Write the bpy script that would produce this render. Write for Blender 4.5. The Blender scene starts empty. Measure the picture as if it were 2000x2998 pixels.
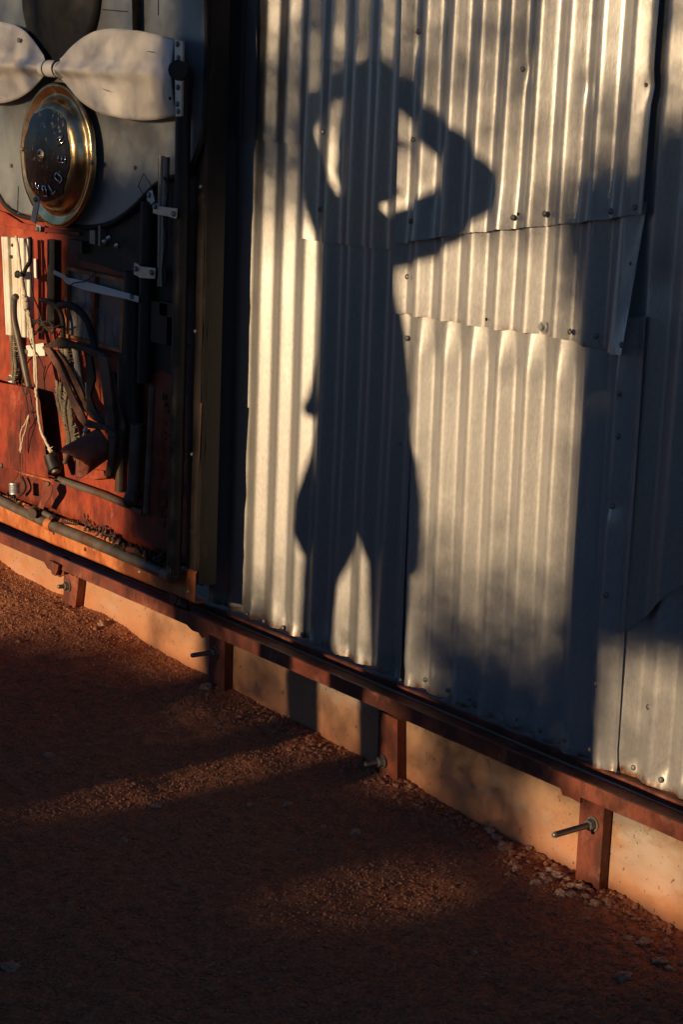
import bpy, bmesh, math, random
import numpy as np
from mathutils import Vector, Matrix, noise
random.seed(7); rng = np.random.default_rng(7)
PI = math.pi
SC = bpy.context.scene
COL = SC.collection

# ------------------------------------------------------------------ camera
FPX, CX, CY = 5500.0, 1000.0, 1499.0            # focal length and centre in pixels of the photograph
_L = np.array([-4500., -1439., FPX]); _L /= np.linalg.norm(_L)
_D = np.array([-950., (FPX * FPX + 4500 * 950) / 1439., FPX]); _D /= np.linalg.norm(_D)
_X, _Z = -_L, -_D
RM = np.array([_X, np.cross(_Z, _X), _Z])        # camera axes (right, down, forward) -> world
CAM = np.array([0.0, -2.3845, 0.0])
cd = bpy.data.cameras.new('camera'); cam = bpy.data.objects.new('camera', cd); COL.objects.link(cam)
cd.sensor_fit = 'VERTICAL'; cd.sensor_height = 36.0; cd.lens = FPX / 2998 * 36
cd.clip_end = 500; cd.clip_start = 0.05
m3 = RM @ np.diag([1., -1., -1.])
cam.matrix_world = Matrix([[*m3[0], CAM[0]], [*m3[1], CAM[1]], [*m3[2], CAM[2]], [0, 0, 0, 1]])
SC.camera = cam

# ------------------------------------------------------------------ sky, sun, exposure
SUN_EL, SUN_AZ = 9.0, 1.2                        # degrees: elevation; drift towards +X while travelling to the wall
TE, TA = math.tan(math.radians(SUN_EL)), math.tan(math.radians(SUN_AZ))
w = bpy.data.worlds.new('World'); SC.world = w; w.use_nodes = True
nt = w.node_tree; bg = nt.nodes['Background']
sky = nt.nodes.new('ShaderNodeTexSky'); sky.sky_type = 'NISHITA'; sky.sun_disc = False
sky.sun_elevation = math.radians(SUN_EL); sky.sun_rotation = math.radians(180 + SUN_AZ)
sky.air_density = 0.8; sky.dust_density = 0.1; sky.ozone_density = 4.2
nt.links.new(sky.outputs[0], bg.inputs[0]); bg.inputs[1].default_value = 0.070
sd = bpy.data.lights.new('sun', 'SUN'); sun = bpy.data.objects.new('sun', sd); COL.objects.link(sun)
sd.energy = 5.0; sd.angle = math.radians(0.53); sd.color = (1.0, 0.70, 0.40)
sun.rotation_euler = Vector((TA, 1, -TE)).to_track_quat('-Z', 'Y').to_euler()
sun.location = (-3, -12, 6)
SC.view_settings.view_transform = 'Standard'; SC.view_settings.look = 'None'
SC.view_settings.exposure = 0.12; SC.view_settings.gamma = 1.0; SC.view_settings.use_curve_mapping = False
SC.cycles.max_bounces = 6; SC.cycles.caustics_reflective = False; SC.cycles.caustics_refractive = False

# ------------------------------------------------------------------ geometry helpers
def P(px, py, y):
    """point of the vertical plane at depth y that the photograph shows at (px, py)"""
    d = RM @ np.array([px - CX, py - CY, FPX]); t = (y - CAM[1]) / d[1]
    return Vector(CAM + t * d)
def SH(u, v, dist):
    """point dist in front of the wall whose shadow falls on the wall at (u, v)"""
    return Vector((u - TA * dist, -dist, v + TE * dist))
WPOS = {}
def put(o, parent=None):
    COL.objects.link(o)
    if parent: o.parent = parent
    return o
def mesh(name, verts, faces, mat, parent=None, smooth=False, sharp=None, mats=None, fmat=None, loc=None):
    v = np.array([tuple(p) for p in verts], dtype=float)
    c = (v.min(0) + v.max(0)) / 2 if loc is None else np.array(loc)
    if parent is None and loc is None: c[2] = v[:, 2].min()
    me = bpy.data.meshes.new(name)
    me.from_pydata((v - c).tolist(), [], faces)
    for m in (mats or [mat]): me.materials.append(m)
    if fmat is not None: me.polygons.foreach_set('material_index', fmat)
    if smooth:
        me.polygons.foreach_set('use_smooth', [True] * len(me.polygons))
        if sharp: me.set_sharp_from_angle(angle=math.radians(sharp))
    me.update()
    o = bpy.data.objects.new(name, me); put(o, parent)
    pw = WPOS.get(parent.name, np.zeros(3)) if parent else np.zeros(3)
    o.location = Vector(c - pw); WPOS[o.name] = c
    return o
def empty(name, loc):
    o = bpy.data.objects.new(name, None); o.location = loc; o.empty_display_size = .1
    put(o); WPOS[o.name] = np.array(tuple(loc)); return o
def tag(o, label=None, cat=None, group=None, kind=None):
    if label: o['label'] = label
    if cat: o['category'] = cat
    if group: o['group'] = group
    if kind: o['kind'] = kind
    return o
def join(parts):
    V, F = [], []
    for v, f in parts:
        k = len(V); V += [Vector(p) for p in v]; F += [tuple(i + k for i in q) for q in f]
    return V, F
def g_tube(pts, r, n=10, caps=True):
    pts = [Vector(p) for p in pts]; V, F = [], []
    rr = r if isinstance(r, (list, tuple)) else [r] * len(pts)
    up = None
    for i, p in enumerate(pts):
        t = (pts[min(i + 1, len(pts) - 1)] - pts[max(i - 1, 0)]).normalized()
        if up is None:
            a = Vector((0, 0, 1)) if abs(t.z) < .9 else Vector((0, -1, 0)); s = t.cross(a).normalized()
        else:
            s = (up - t * up.dot(t)); s = s.normalized() if s.length > 1e-6 else t.orthogonal().normalized()
        up = s; b = t.cross(s)
        for k in range(n):
            a = 2 * PI * k / n; V.append(p + (s * math.cos(a) + b * math.sin(a)) * rr[i])
    for i in range(len(pts) - 1):
        for k in range(n):
            k2 = (k + 1) % n; F.append((i * n + k, i * n + k2, (i + 1) * n + k2, (i + 1) * n + k))
    if caps:
        F.append(tuple(range(n))[::-1]); F.append(tuple((len(pts) - 1) * n + k for k in range(n)))
    return V, F
def smooth_path(pts, k=6):
    pts = [Vector(p) for p in pts]; out = []
    for i in range(len(pts) - 1):
        p0 = pts[max(i - 1, 0)]; p1 = pts[i]; p2 = pts[i + 1]; p3 = pts[min(i + 2, len(pts) - 1)]
        for j in range(k):
            t = j / k
            out.append(.5 * ((2 * p1) + (p2 - p0) * t + (2 * p0 - 5 * p1 + 4 * p2 - p3) * t * t + (3 * p1 - p0 - 3 * p2 + p3) * t ** 3))
    out.append(pts[-1]); return out
def g_box(x0, x1, y0, y1, z0, z1):
    V = [(x, y, z) for x in (x0, x1) for y in (y0, y1) for z in (z0, z1)]
    return V, [(0, 1, 3, 2), (4, 6, 7, 5), (0, 4, 5, 1), (2, 3, 7, 6), (0, 2, 6, 4), (1, 5, 7, 3)]
def g_prism(poly, y0, th):
    """poly = list of (x, z); front face at y0, back at y0 + th"""
    n = len(poly)
    V = [(x, y0, z) for x, z in poly] + [(x, y0 + th, z) for x, z in poly]
    a = sum(poly[i][0] * poly[(i + 1) % n][1] - poly[(i + 1) % n][0] * poly[i][1] for i in range(n))
    f = list(range(n)); b = list(range(n, 2 * n))
    F = [tuple(f) if a > 0 else tuple(f[::-1]), tuple(b[::-1]) if a > 0 else tuple(b)]
    for i in range(n):
        j = (i + 1) % n; q = (i, i + n, j + n, j); F.append(q if a > 0 else q[::-1])
    return V, F
def ppoly(pts, y): return [(p.x, p.z) for p in (P(a, b, y) for a, b in pts)]
def g_lathe(c, prof, n=24, axis=Vector((0, -1, 0)), closed=False):
    """prof = [(radius, height along axis)]"""
    c = Vector(c); ax = axis.normalized(); s = ax.orthogonal().normalized(); b = ax.cross(s); V, F = [], []
    for r, h in prof:
        for k in range(n):
            a = 2 * PI * k / n; V.append(c + ax * h + (s * math.cos(a) + b * math.sin(a)) * r)
    for i in range(len(prof) - 1):
        for k in range(n):
            k2 = (k + 1) % n; F.append((i * n + k, i * n + k2, (i + 1) * n + k2, (i + 1) * n + k))
    F.append(tuple(range(n))[::-1]); F.append(tuple((len(prof) - 1) * n + k for k in range(n)))
    return V, F
def bevel(o, wd=.002, seg=2):
    m = o.modifiers.new('bevel', 'BEVEL'); m.width = wd; m.segments = seg; m.limit_method = 'ANGLE'; m.angle_limit = math.radians(40)
    return o
def ns(x, y, z=0.0): return noise.noise(Vector((x, y, z)))

# ------------------------------------------------------------------ materials
def newmat(name):
    m = bpy.data.materials.new(name); m.use_nodes = True
    return m, m.node_tree, m.node_tree.nodes['Principled BSDF']
def tex(nt, scale, detail=4, rough=.55, sc=(1, 1, 1), kind='ShaderNodeTexNoise', obj=False):
    co = nt.nodes.new('ShaderNodeTexCoord' if obj else 'ShaderNodeNewGeometry')
    mp = nt.nodes.new('ShaderNodeMapping'); mp.inputs['Scale'].default_value = sc
    nt.links.new(co.outputs['Object' if obj else 'Position'], mp.inputs['Vector'])
    n = nt.nodes.new(kind); n.inputs['Scale'].default_value = scale
    if kind == 'ShaderNodeTexNoise':
        n.inputs['Detail'].default_value = detail; n.inputs['Roughness'].default_value = rough
    nt.links.new(mp.outputs[0], n.inputs['Vector']); return n
def ramp(nt, src, stops):
    r = nt.nodes.new('ShaderNodeValToRGB'); e = r.color_ramp.elements
    while len(e) < len(stops): e.new(.5)
    for el, (p, c) in zip(e, stops):
        el.position = p; el.color = (*c, 1) if len(c) == 3 else c
    nt.links.new(src, r.inputs[0]); return r
def g3(v): return (v, v, v)
def mix(nt, fac, a, b, blend='MIX'):
    m = nt.nodes.new('ShaderNodeMix'); m.data_type = 'RGBA'; m.blend_type = blend
    if isinstance(fac, float): m.inputs['Factor'].default_value = fac
    else: nt.links.new(fac, m.inputs['Factor'])
    for k, s in (('A', a), ('B', b)):
        i = [x for x in m.inputs if x.name == k and x.type == 'RGBA'][0]
        if isinstance(s, tuple): i.default_value = (*s, 1)
        else: nt.links.new(s, i)
    return [x for x in m.outputs if x.type == 'RGBA'][0]
def bump(nt, b, src, strength=.3, dist=.002, prev=None):
    n = nt.nodes.new('ShaderNodeBump'); n.inputs['Strength'].default_value = strength; n.inputs['Distance'].default_value = dist
    nt.links.new(src, n.inputs['Height'])
    if prev: nt.links.new(prev.outputs[0], n.inputs['Normal'])
    nt.links.new(n.outputs[0], b.inputs['Normal']); return n
def noisy(name, c0, c1, scale=20, rough=(.5, .7), metal=0.0, sc=(1, 1, 1), bs=.3, bd=.002, c2=None, s2=4, bscale=None):
    m, nt, b = newmat(name)
    n = tex(nt, scale, 6, .6, sc); c = ramp(nt, n.outputs[0], [(.3, c0), (.7, c1)]).outputs[0]
    if c2:
        n2 = tex(nt, s2, 5, .6); f = ramp(nt, n2.outputs[0], [(.48, g3(0)), (.62, g3(1))]).outputs[0]; c = mix(nt, f, c, c2)
    nt.links.new(c, b.inputs['Base Color']); b.inputs['Metallic'].default_value = metal
    r = nt.nodes.new('ShaderNodeMapRange'); r.inputs['To Min'].default_value = rough[0]; r.inputs['To Max'].default_value = rough[1]
    nt.links.new(n.outputs[0], r.inputs['Value']); nt.links.new(r.outputs[0], b.inputs['Roughness'])
    nb = tex(nt, bscale or scale * 4, 4, .6, sc); bump(nt, b, nb.outputs[0], bs, bd)
    return m
def galvanised(name, tint=1.0, rough=.30, metal=.9):
    m, nt, b = newmat(name)
    fine = tex(nt, 260, 3, .7, (1, 1, .35)); big = tex(nt, 5, 4, .6, (1, 1, .5)); streak = tex(nt, 26, 5, .7, (1.6, 1.6, .16))
    c = ramp(nt, fine.outputs[0], [(.3, (.36 * tint, .365 * tint, .37 * tint)), (.72, (.50 * tint, .50 * tint, .50 * tint))]).outputs[0]
    c = mix(nt, ramp(nt, streak.outputs[0], [(.45, g3(0)), (.75, g3(.45))]).outputs[0], c, (.33, .33, .32))
    c = mix(nt, ramp(nt, big.outputs[0], [(.5, g3(0)), (.7, g3(.4))]).outputs[0], c, (.36, .38, .40))
    at = nt.nodes.new('ShaderNodeAttribute'); at.attribute_name = 'rust'
    rn = tex(nt, 60, 5, .7); mu = nt.nodes.new('ShaderNodeMath'); mu.operation = 'MULTIPLY'
    nt.links.new(at.outputs['Fac'], mu.inputs[0]); nt.links.new(rn.outputs[0], mu.inputs[1])
    rf = ramp(nt, mu.outputs[0], [(.30, g3(0)), (.5, g3(1))])
    c = mix(nt, rf.outputs[0], c, (.24, .11, .045))
    nt.links.new(c, b.inputs['Base Color']); b.inputs['Metallic'].default_value = metal
    r = nt.nodes.new('ShaderNodeMapRange'); r.inputs['To Min'].default_value = rough - .05; r.inputs['To Max'].default_value = rough + .07
    nt.links.new(streak.outputs[0], r.inputs['Value']); nt.links.new(r.outputs[0], b.inputs['Roughness'])
    n1 = bump(nt, b, fine.outputs[0], .22, .0006); dn = tex(nt, 9, 3, .5, (1.5, 1, .6)); bump(nt, b, dn.outputs[0], .07, .012, n1)
    return m
M = {}
M['galv'] = galvanised('weathered_galvanised_iron', .92, .40, .66); M['galv_new'] = galvanised('newer_galvanised_iron', .95, .40, .88); M['galv_old'] = galvanised('dull_old_galvanised_iron', 1.02, .30, .42); M['galv_mid'] = galvanised('worn_galvanised_iron', .93, .32, .46)
M['grey'] = noisy('grey_painted_metal', (.20, .23, .25), (.31, .34, .35), 9, (.35, .5), .35, (1, 1, .6), .15, .001, (.17, .17, .165), 3, 160)
def rust(name, a, b_, c_, s=6):
    m, nt, b = newmat(name)
    n1 = tex(nt, s, 7, .65, (1, 1, .7)); n2 = tex(nt, s * 6, 6, .7, (1, 1, .5)); n3 = tex(nt, s * 40, 3, .6)
    c = ramp(nt, n1.outputs[0], [(.32, a), (.5, b_), (.68, c_)]).outputs[0]
    c = mix(nt, ramp(nt, n2.outputs[0], [(.5, g3(0)), (.72, g3(.75))]).outputs[0], c, tuple(x * .45 for x in a))
    c = mix(nt, ramp(nt, n3.outputs[0], [(.62, g3(0)), (.75, g3(.7))]).outputs[0], c, tuple(x * .3 for x in a))
    n4 = tex(nt, s * .8, 8, .72, (1, 1, .45)); c = mix(nt, ramp(nt, n4.outputs[0], [(.46, g3(0)), (.56, g3(.9))]).outputs[0], c, tuple(x * .6 for x in a)); n5 = tex(nt, s * 1.7, 6, .7, (1, 1, .8)); c = mix(nt, ramp(nt, n5.outputs[0], [(.58, g3(0)), (.68, g3(.6))]).outputs[0], c, tuple(min(.6, x * 1.05 + .05) for x in c_))
    nt.links.new(c, b.inputs['Base Color']); b.inputs['Roughness'].default_value = .62
    k = bump(nt, b, n2.outputs[0], .35, .003); bump(nt, b, n3.outputs[0], .3, .0008, k)
    return m
M['rust'] = rust('rusted_sheet_steel', (.13, .018, .009), (.31, .042, .015), (.43, .095, .032), 4)
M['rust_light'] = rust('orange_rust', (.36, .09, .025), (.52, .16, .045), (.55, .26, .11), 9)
M['rust_beam'] = rust('red_brown_rust', (.13, .032, .018), (.21, .048, .024), (.27, .08, .045), 8)
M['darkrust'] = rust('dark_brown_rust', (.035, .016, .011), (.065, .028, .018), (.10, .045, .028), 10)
M['black'] = noisy('blackened_steel', (.012, .012, .013), (.03, .028, .027), 30, (.45, .65), .3)
M['pipe'] = noisy('dull_grey_pipe', (.10, .09, .075), (.17, .15, .125), 24, (.42, .6), .3, (1, 1, 1), .25, .001, (.12, .06, .035), 14)
M['rubber'] = noisy('black_rubber', (.004, .004, .004), (.010, .0095, .009), 18, (.6, .85), 0, (1, 1, 1), .3, .002, (.028, .026, .024), 7)
M['white'] = noisy('old_white_paint', (.66, .64, .61), (.74, .72, .69), 7, (.42, .55), 0, (1, 1, 1), .05, .001, (.58, .55, .50), 5, 90)
M['whitepl'] = noisy('weathered_white_plastic', (.70, .67, .60), (.80, .77, .70), 12, (.45, .6), 0, (1, 1, .2), .1, .001, (.6, .54, .44), 16)
M['gold'] = noisy('gold_reflection_chrome', (.70, .50, .25), (.86, .68, .42), 7, (.2, .34), 1.0, (1, 1, 1), .18, .004, (.36, .22, .10), 9, 14)  # gold tint in the chrome stands for reflected orange surroundings
M['chrome'] = noisy('chrome', (.7, .68, .62), (.8, .78, .72), 40, (.12, .25), 1.0)
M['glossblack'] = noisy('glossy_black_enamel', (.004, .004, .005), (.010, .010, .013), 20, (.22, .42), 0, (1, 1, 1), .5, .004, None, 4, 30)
M['zinc'] = noisy('zinc_plated_steel', (.42, .43, .42), (.55, .55, .52), 60, (.35, .5), .7)
M['bolt'] = noisy('dull_bolt_steel', (.16, .16, .16), (.28, .27, .25), 80, (.35, .55), .6)
M['rope'] = noisy('frayed_rope', (.52, .42, .29), (.78, .68, .52), 120, (.8, .9), 0, (1, 1, .3), .6, .003)
M['leather'] = noisy('cracked_brown_leather', (.10, .042, .025), (.21, .10, .065), 22, (.5, .75), 0, (1, 1, 1), .5, .003, (.05, .02, .014), 9)
M['tread'] = noisy('worn_tyre_canvas', (.05, .045, .035), (.34, .28, .20), 60, (.7, .9), 0, (1, 1, .4), .6, .003)
M['glass_print'] = None
def reflection_flecks():  # gold flecks coloured into the black stand for reflections and wear
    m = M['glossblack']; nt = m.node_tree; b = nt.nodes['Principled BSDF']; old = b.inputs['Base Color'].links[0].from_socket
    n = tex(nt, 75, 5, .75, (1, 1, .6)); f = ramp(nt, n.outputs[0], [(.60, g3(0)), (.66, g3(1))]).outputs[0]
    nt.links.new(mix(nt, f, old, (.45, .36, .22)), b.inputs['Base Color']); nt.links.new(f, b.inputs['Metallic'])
reflection_flecks()
def concrete():
    m, nt, b = newmat('pitted_concrete')
    n = tex(nt, 5, 6, .6); f = tex(nt, 90, 4, .7); pit = tex(nt, 150, 2, .5, (1, 1, .7)); st = tex(nt, 3.2, 4, .6, (1, 1, 2.2))
    c = ramp(nt, n.outputs[0], [(.3, (.33, .205, .13)), (.7, (.43, .28, .175))]).outputs[0]
    c = mix(nt, ramp(nt, f.outputs[0], [(.4, g3(0)), (.7, g3(.35))]).outputs[0], c, (.27, .19, .12))
    c = mix(nt, ramp(nt, st.outputs[0], [(.54, g3(0)), (.64, g3(.75))]).outputs[0], c, (.40, .37, .33))
    st2 = tex(nt, 7, 7, .75, (1, 1, 1.5)); c = mix(nt, ramp(nt, st2.outputs[0], [(.52, g3(0)), (.66, g3(.7))]).outputs[0], c, (.24, .13, .07))
    geo = nt.nodes.new('ShaderNodeNewGeometry'); sp = nt.nodes.new('ShaderNodeSeparateXYZ'); nt.links.new(geo.outputs['Position'], sp.inputs[0])
    a = nt.nodes.new('ShaderNodeMath'); a.operation = 'MULTIPLY_ADD'; a.inputs[1].default_value = .0408; nt.links.new(sp.outputs[0], a.inputs[0]); nt.links.new(sp.outputs[2], a.inputs[2])
    nn = nt.nodes.new('ShaderNodeMath'); nn.operation = 'MULTIPLY_ADD'; nn.inputs[1].default_value = -.10; nt.links.new(n.outputs[0], nn.inputs[0]); nt.links.new(a.outputs[0], nn.inputs[2])
    dirt = ramp(nt, nn.outputs[0], [(0, g3(0)), (1, g3(0))])
    mr = nt.nodes.new('ShaderNodeMapRange'); mr.inputs['From Min'].default_value = -1.56; mr.inputs['From Max'].default_value = -1.40
    mr.inputs['To Min'].default_value = .75; mr.inputs['To Max'].default_value = 0; nt.links.new(nn.outputs[0], mr.inputs['Value'])
    c = mix(nt, mr.outputs[0], c, (.50, .18, .07))
    pr = ramp(nt, pit.outputs[0], [(.26, g3(1)), (.33, g3(0))])
    c = mix(nt, pr.outputs[0], c, (.12, .07, .04))
    nt.links.new(c, b.inputs['Base Color']); b.inputs['Roughness'].default_value = .85
    k = bump(nt, b, f.outputs[0], .25, .002); bump(nt, b, pr.outputs[0], -.5, .003, k)
    return m
M['concrete'] = concrete()
def soil():
    m, nt, b = newmat('red_desert_gravel')
    n = tex(nt, 4, 6, .6); f = tex(nt, 130, 4, .7); v = tex(nt, 210, kind='ShaderNodeTexVoronoi'); v2 = tex(nt, 85, kind='ShaderNodeTexVoronoi')
    c = ramp(nt, n.outputs[0], [(.3, (.33, .122, .058)), (.7, (.43, .172, .088))]).outputs[0]
    c = mix(nt, ramp(nt, f.outputs[0], [(.35, g3(0)), (.7, g3(.6))]).outputs[0], c, (.20, .065, .032))
    hs = ramp(nt, v.outputs['Color'], [(.0, (.18, .05, .024)), (.45, (.40, .14, .06)), (.8, (.52, .23, .12)), (1, (.50, .38, .28))])
    c = mix(nt, .45, c, hs.outputs[0])
    nt.links.new(c, b.inputs['Base Color']); b.inputs['Roughness'].default_value = .9
    b.inputs['Specular IOR Level'].default_value = .2
    k = bump(nt, b, v.outputs['Distance'], -.7, .004); k2 = bump(nt, b, v2.outputs['Distance'], -.5, .006, k); bump(nt, b, f.outputs[0], .8, .007, k2)
    return m
M['soil'] = soil()
M['stone'] = noisy('pale_stone', (.26, .14, .085), (.48, .32, .22), 60, (.8, .95), 0, (1, 1, 1), .5, .003)
M['pebble'] = noisy('red_pebbles', (.21, .075, .038), (.48, .23, .13), 220, (.75, .9), 0, (1, 1, 1), .3, .002)
M['leaf'] = noisy('gum_leaves', (.045, .06, .025), (.09, .10, .05), 8, (.5, .6))
M['bark'] = noisy('grey_brown_bark', (.12, .09, .065), (.25, .2, .16), 12, (.7, .9), 0, (1, 1, .3), .6, .01)
M['skin'] = noisy('skin', (.42, .24, .17), (.48, .28, .2), 6, (.45, .55), 0, (1, 1, 1), .05, .001)
M['hair'] = noisy('dark_hair', (.03, .018, .012), (.06, .035, .02), 40, (.4, .6), 0, (1, 1, .2), .5, .004)
M['shirt'] = noisy('grey_cotton', (.18, .2, .24), (.22, .25, .3), 40, (.8, .9), 0, (1, 1, 1), .2, .002)
M['shorts'] = noisy('navy_cotton', (.03, .04, .07), (.05, .06, .1), 40, (.8, .9), 0, (1, 1, 1), .2, .002)
M['shade_rust'] = rust('shaded_black_rust', (.010, .007, .006), (.018, .011, .009), (.034, .017, .012), 10)  # near-black colour stands for shade on the door edge and backing
M['wire'] = noisy('thin_black_wire', (.02, .018, .016), (.04, .034, .03), 60, (.5, .7), .2)

# ------------------------------------------------------------------ ground
def ground_z(x, y):
    xc = max(-7.0, min(1.5, x))
    z = -1.497 - .0408 * xc
    z += .020 * ns(x * 1.1, y * 1.1, 3) + .012 * ns(x * 4, y * 4, 1) + .006 * ns(x * 11, y * 11, 5)
    if y > -.25: z += .012 * max(0, 1 + y / .25) * (1 + ns(x * 3, 0, 9))
    return z
xs = np.concatenate([np.linspace(-160, -7, 24)[:-1], np.linspace(-7, -4.6, 60)[:-1], np.linspace(-4.6, -1.6, 501)[:-1], np.linspace(-1.6, 1, 40)[:-1], np.linspace(1, 160, 24)])
ys = np.concatenate([np.linspace(-160, -4, 24)[:-1], np.linspace(-4, -1.3, 70)[:-1], np.linspace(-1.3, .02, 221), np.linspace(.02, 40, 10)[1:]])
def ground_mesh():
    nx, ny = len(xs), len(ys); V = []
    for y in ys:
        for x in xs:
            z = ground_z(x, y)
            if -4.7 < x < -1.5 and -1.4 < y < .05:
                f = noise.noise(Vector((x * 38, y * 38, 0))) * .0028 + noise.noise(Vector((x * 95, y * 95, 4))) * .0034
                z += f
            V.append((x, y, z))
    F = [(j * nx + i, j * nx + i + 1, (j + 1) * nx + i + 1, (j + 1) * nx + i) for j in range(ny - 1) for i in range(nx - 1)]
    return V, F
gv, gf = ground_mesh()
tag(mesh('ground', gv, gf, M['soil'], smooth=True, loc=(0, 0, -1.4)), kind='structure')

def stone_shape(seed, squash=.6):
    bm = bmesh.new(); bmesh.ops.create_icosphere(bm, subdivisions=1, radius=1)
    V = []
    for v in bm.verts:
        k = 1 + .45 * noise.noise(v.co * 1.3 + Vector((seed * 7.1, 0, 0))) + .35 * noise.noise(v.co * 4 + Vector((0, seed * 3.3, 0)))
        V.append((v.co.x * k, v.co.y * k * (.7 + .3 * math.sin(seed)), v.co.z * k * squash))
    F = [tuple(x.index for x in f.verts) for f in bm.faces]; bm.free()
    return np.array(V), np.array(F)
SHP = [stone_shape(i + 1) for i in range(7)]
OCT = np.array([(1, 0, 0), (-1, 0, 0), (0, 1, 0), (0, -1, 0), (0, 0, 1), (0, 0, -1)], float)
OCF = np.array([(0, 2, 4), (2, 1, 4), (1, 3, 4), (3, 0, 4), (2, 0, 5), (1, 2, 5), (3, 1, 5), (0, 3, 5)])
def in_view(x, y, z, m=.12):
    c = RM.T @ (np.array([x, y, z]) - CAM); px = CX + FPX * c[0] / c[2]; py = CY + FPX * c[1] / c[2]
    return -2000 * m < px < 2000 * (1 + m) and 1500 < py < 2998 * (1 + m * .5)
def gravel():
    AV, AF, off = [], [], 0
    def one(x, y, s, sink=.3, shp=None):
        nonlocal off
        if shp is None: v, f = (OCT * rng.uniform(.8, 1.15, (6, 1)), OCF) if random.random() < .45 else SHP[random.randrange(7)]
        else: v, f = shp
        a = random.uniform(0, 2 * PI); ca, sa = math.cos(a), math.sin(a)
        q = v @ np.array([[ca, sa, 0], [-sa, ca, 0], [0, 0, 1]]) * s * np.array([1, 1, random.uniform(.7, 1.2)])
        q += np.array([x, y, ground_z(x, y) + s * sink]); AV.append(q); AF.append(f + off); off += len(v)
    k = 0
    while k < 95000:
        x = random.uniform(-4.9, -1.6); y = -1.3 * random.random() - .010
        if not in_view(x, y, -1.37): continue
        k += 1; one(x, y, random.choice([.0009, .0011, .0013, .0015, .0018, .0026]) * random.uniform(.8, 1.3))
    for i in range(500):
        x = random.uniform(-4.6, -1.8); y = -1.1 * random.random(); one(x, y, random.uniform(.004, .0075), .1, SHP[i % 7])
    for i in range(420):                                            # coarser stuff banked against the footing
        x = random.uniform(-3.2, -1.7); y = -.015 - abs(random.gauss(0, .045)); one(x, y, random.uniform(.003, .008), .3, SHP[i % 7])
    V = np.concatenate(AV); F = np.concatenate(AF)
    return V, F.tolist()
v, f = gravel()
tag(mesh('gravel', v, f, M['pebble'], loc=(0, 0, -1.4)), 'fine red gravel scattered over the ground beside the wall', 'gravel', kind='stuff')

# ------------------------------------------------------------------ corrugated wall
wall = tag(empty('corrugated_wall', (-2.8, 0, -1.18)), 'patched wall of overlapping galvanised corrugated iron sheets', 'wall')
PITCH, AMP = .076, .0068
def lerp_poly(pl, s):
    """pl = [(x, z)] sorted in x; s in 0..1 by x"""
    x0, x1 = pl[0][0], pl[-1][0]; x = x0 + (x1 - x0) * s
    for (a, za), (b, zb) in zip(pl, pl[1:]):
        if x <= b + 1e-9: return x, za + (zb - za) * ((x - a) / (b - a) if b > a else 0)
    return pl[-1]
DENTS = []
def wall_y(x, z, tilt, phase, amp):
    u = x - math.tan(tilt) * (z + .6) + phase
    c = math.cos(2 * PI * u / PITCH); y = -amp * (c * .94 + .06 * math.cos(6 * PI * u / PITCH))
    return y
def sheet(top, bot, y0, tilt=0.0, phase=0.0, amp=AMP, damp_top=0, damp_bot=0, curl=None, nt_=40, rust_bot=.0, crumple=0.0, name='corrugated_sheet', label=None, wav=.004, seed=0, mat='galv'):
    tp = [(p.x, p.z) for p in (P(a, b, y0) for a, b in top)]; bp = [(p.x, p.z) for p in (P(a, b, y0) for a, b in bot)]
    if top[0][1] < 0: tp = [(x, 1.0) for x, z in tp]; nt_ = int(nt_ * 1.6)   # the upper sheets carry on above the picture
    wd = max(tp[-1][0] - tp[0][0], bp[-1][0] - bp[0][0]); n = max(6, int(wd / PITCH * 14)); V, F, R = [], [], []
    for j in range(nt_ + 1):
        t = j / nt_
        for i in range(n + 1):
            s = i / n; xa, za = lerp_poly(tp, s); xb, zb = lerp_poly(bp, s)
            zb2 = zb + .0022 * ns(s * 40, seed, 2) + .0015 * ns(s * 120, seed, 7)
            x = xa + (xb - xa) * t; z = za + (zb2 - za) * t
            a = amp * (1 + .06 * ns(x * 3, z * 2, 5))
            if damp_top: a *= min(1, .45 + .55 * (za - z) / damp_top)
            if damp_bot: a *= min(1, .5 + .5 * (z - zb) / damp_bot)
            y = y0 + wall_y(x, z, tilt, phase, a) + wav * ns(x * 2.2, z * 1.7, 11) + .0006 * ns(x * 14, z * 5, seed + 3)
            if crumple: y += crumple * .012 * ns(x * 30, z * 22, seed) * max(0, 1 - (z - zb) / .06)
            for (dx, dz, rx, rz, dy) in DENTS:
                q = ((x - dx) / rx) ** 2 + ((z - dz) / rz) ** 2
                if q < 6: y += dy * math.exp(-q)
            if curl: y += curl(s, t)
            V.append((x, y, z)); R.append(max(0.0, rust_bot * (1 - (z - zb) / .05)) if rust_bot else 0.0)
    for j in range(nt_):
        for i in range(n):
            a0 = j * (n + 1) + i; F.append((a0, a0 + n + 1, a0 + n + 2, a0 + 1))
    m0 = len(V); TH = .0009
    V += [(x, y + TH, z) for x, y, z in V[:m0]]; R += R[:m0]; F += [tuple(k + m0 for k in q[::-1]) for q in F]
    def idx(i, j): return j * (n + 1) + i
    loop = [idx(0, j) for j in range(nt_ + 1)] + [idx(i, nt_) for i in range(1, n + 1)] + [idx(n, j) for j in range(nt_ - 1, -1, -1)] + [idx(i, 0) for i in range(n - 1, 0, -1)]
    for a, b in zip(loop, loop[1:] + loop[:1]):
        k = len(V); V += [V[a], V[b], V[b + m0], V[a + m0]]; R += [R[a], R[b], R[b], R[a]]; F.append((k, k + 3, k + 2, k + 1))
    o = mesh(name, V, F, M[mat], wall, smooth=True)
    at = o.data.attributes.new('rust', 'FLOAT', 'POINT'); at.data.foreach_set('value', R)
    if label: o['label'] = label
    return o
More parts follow.
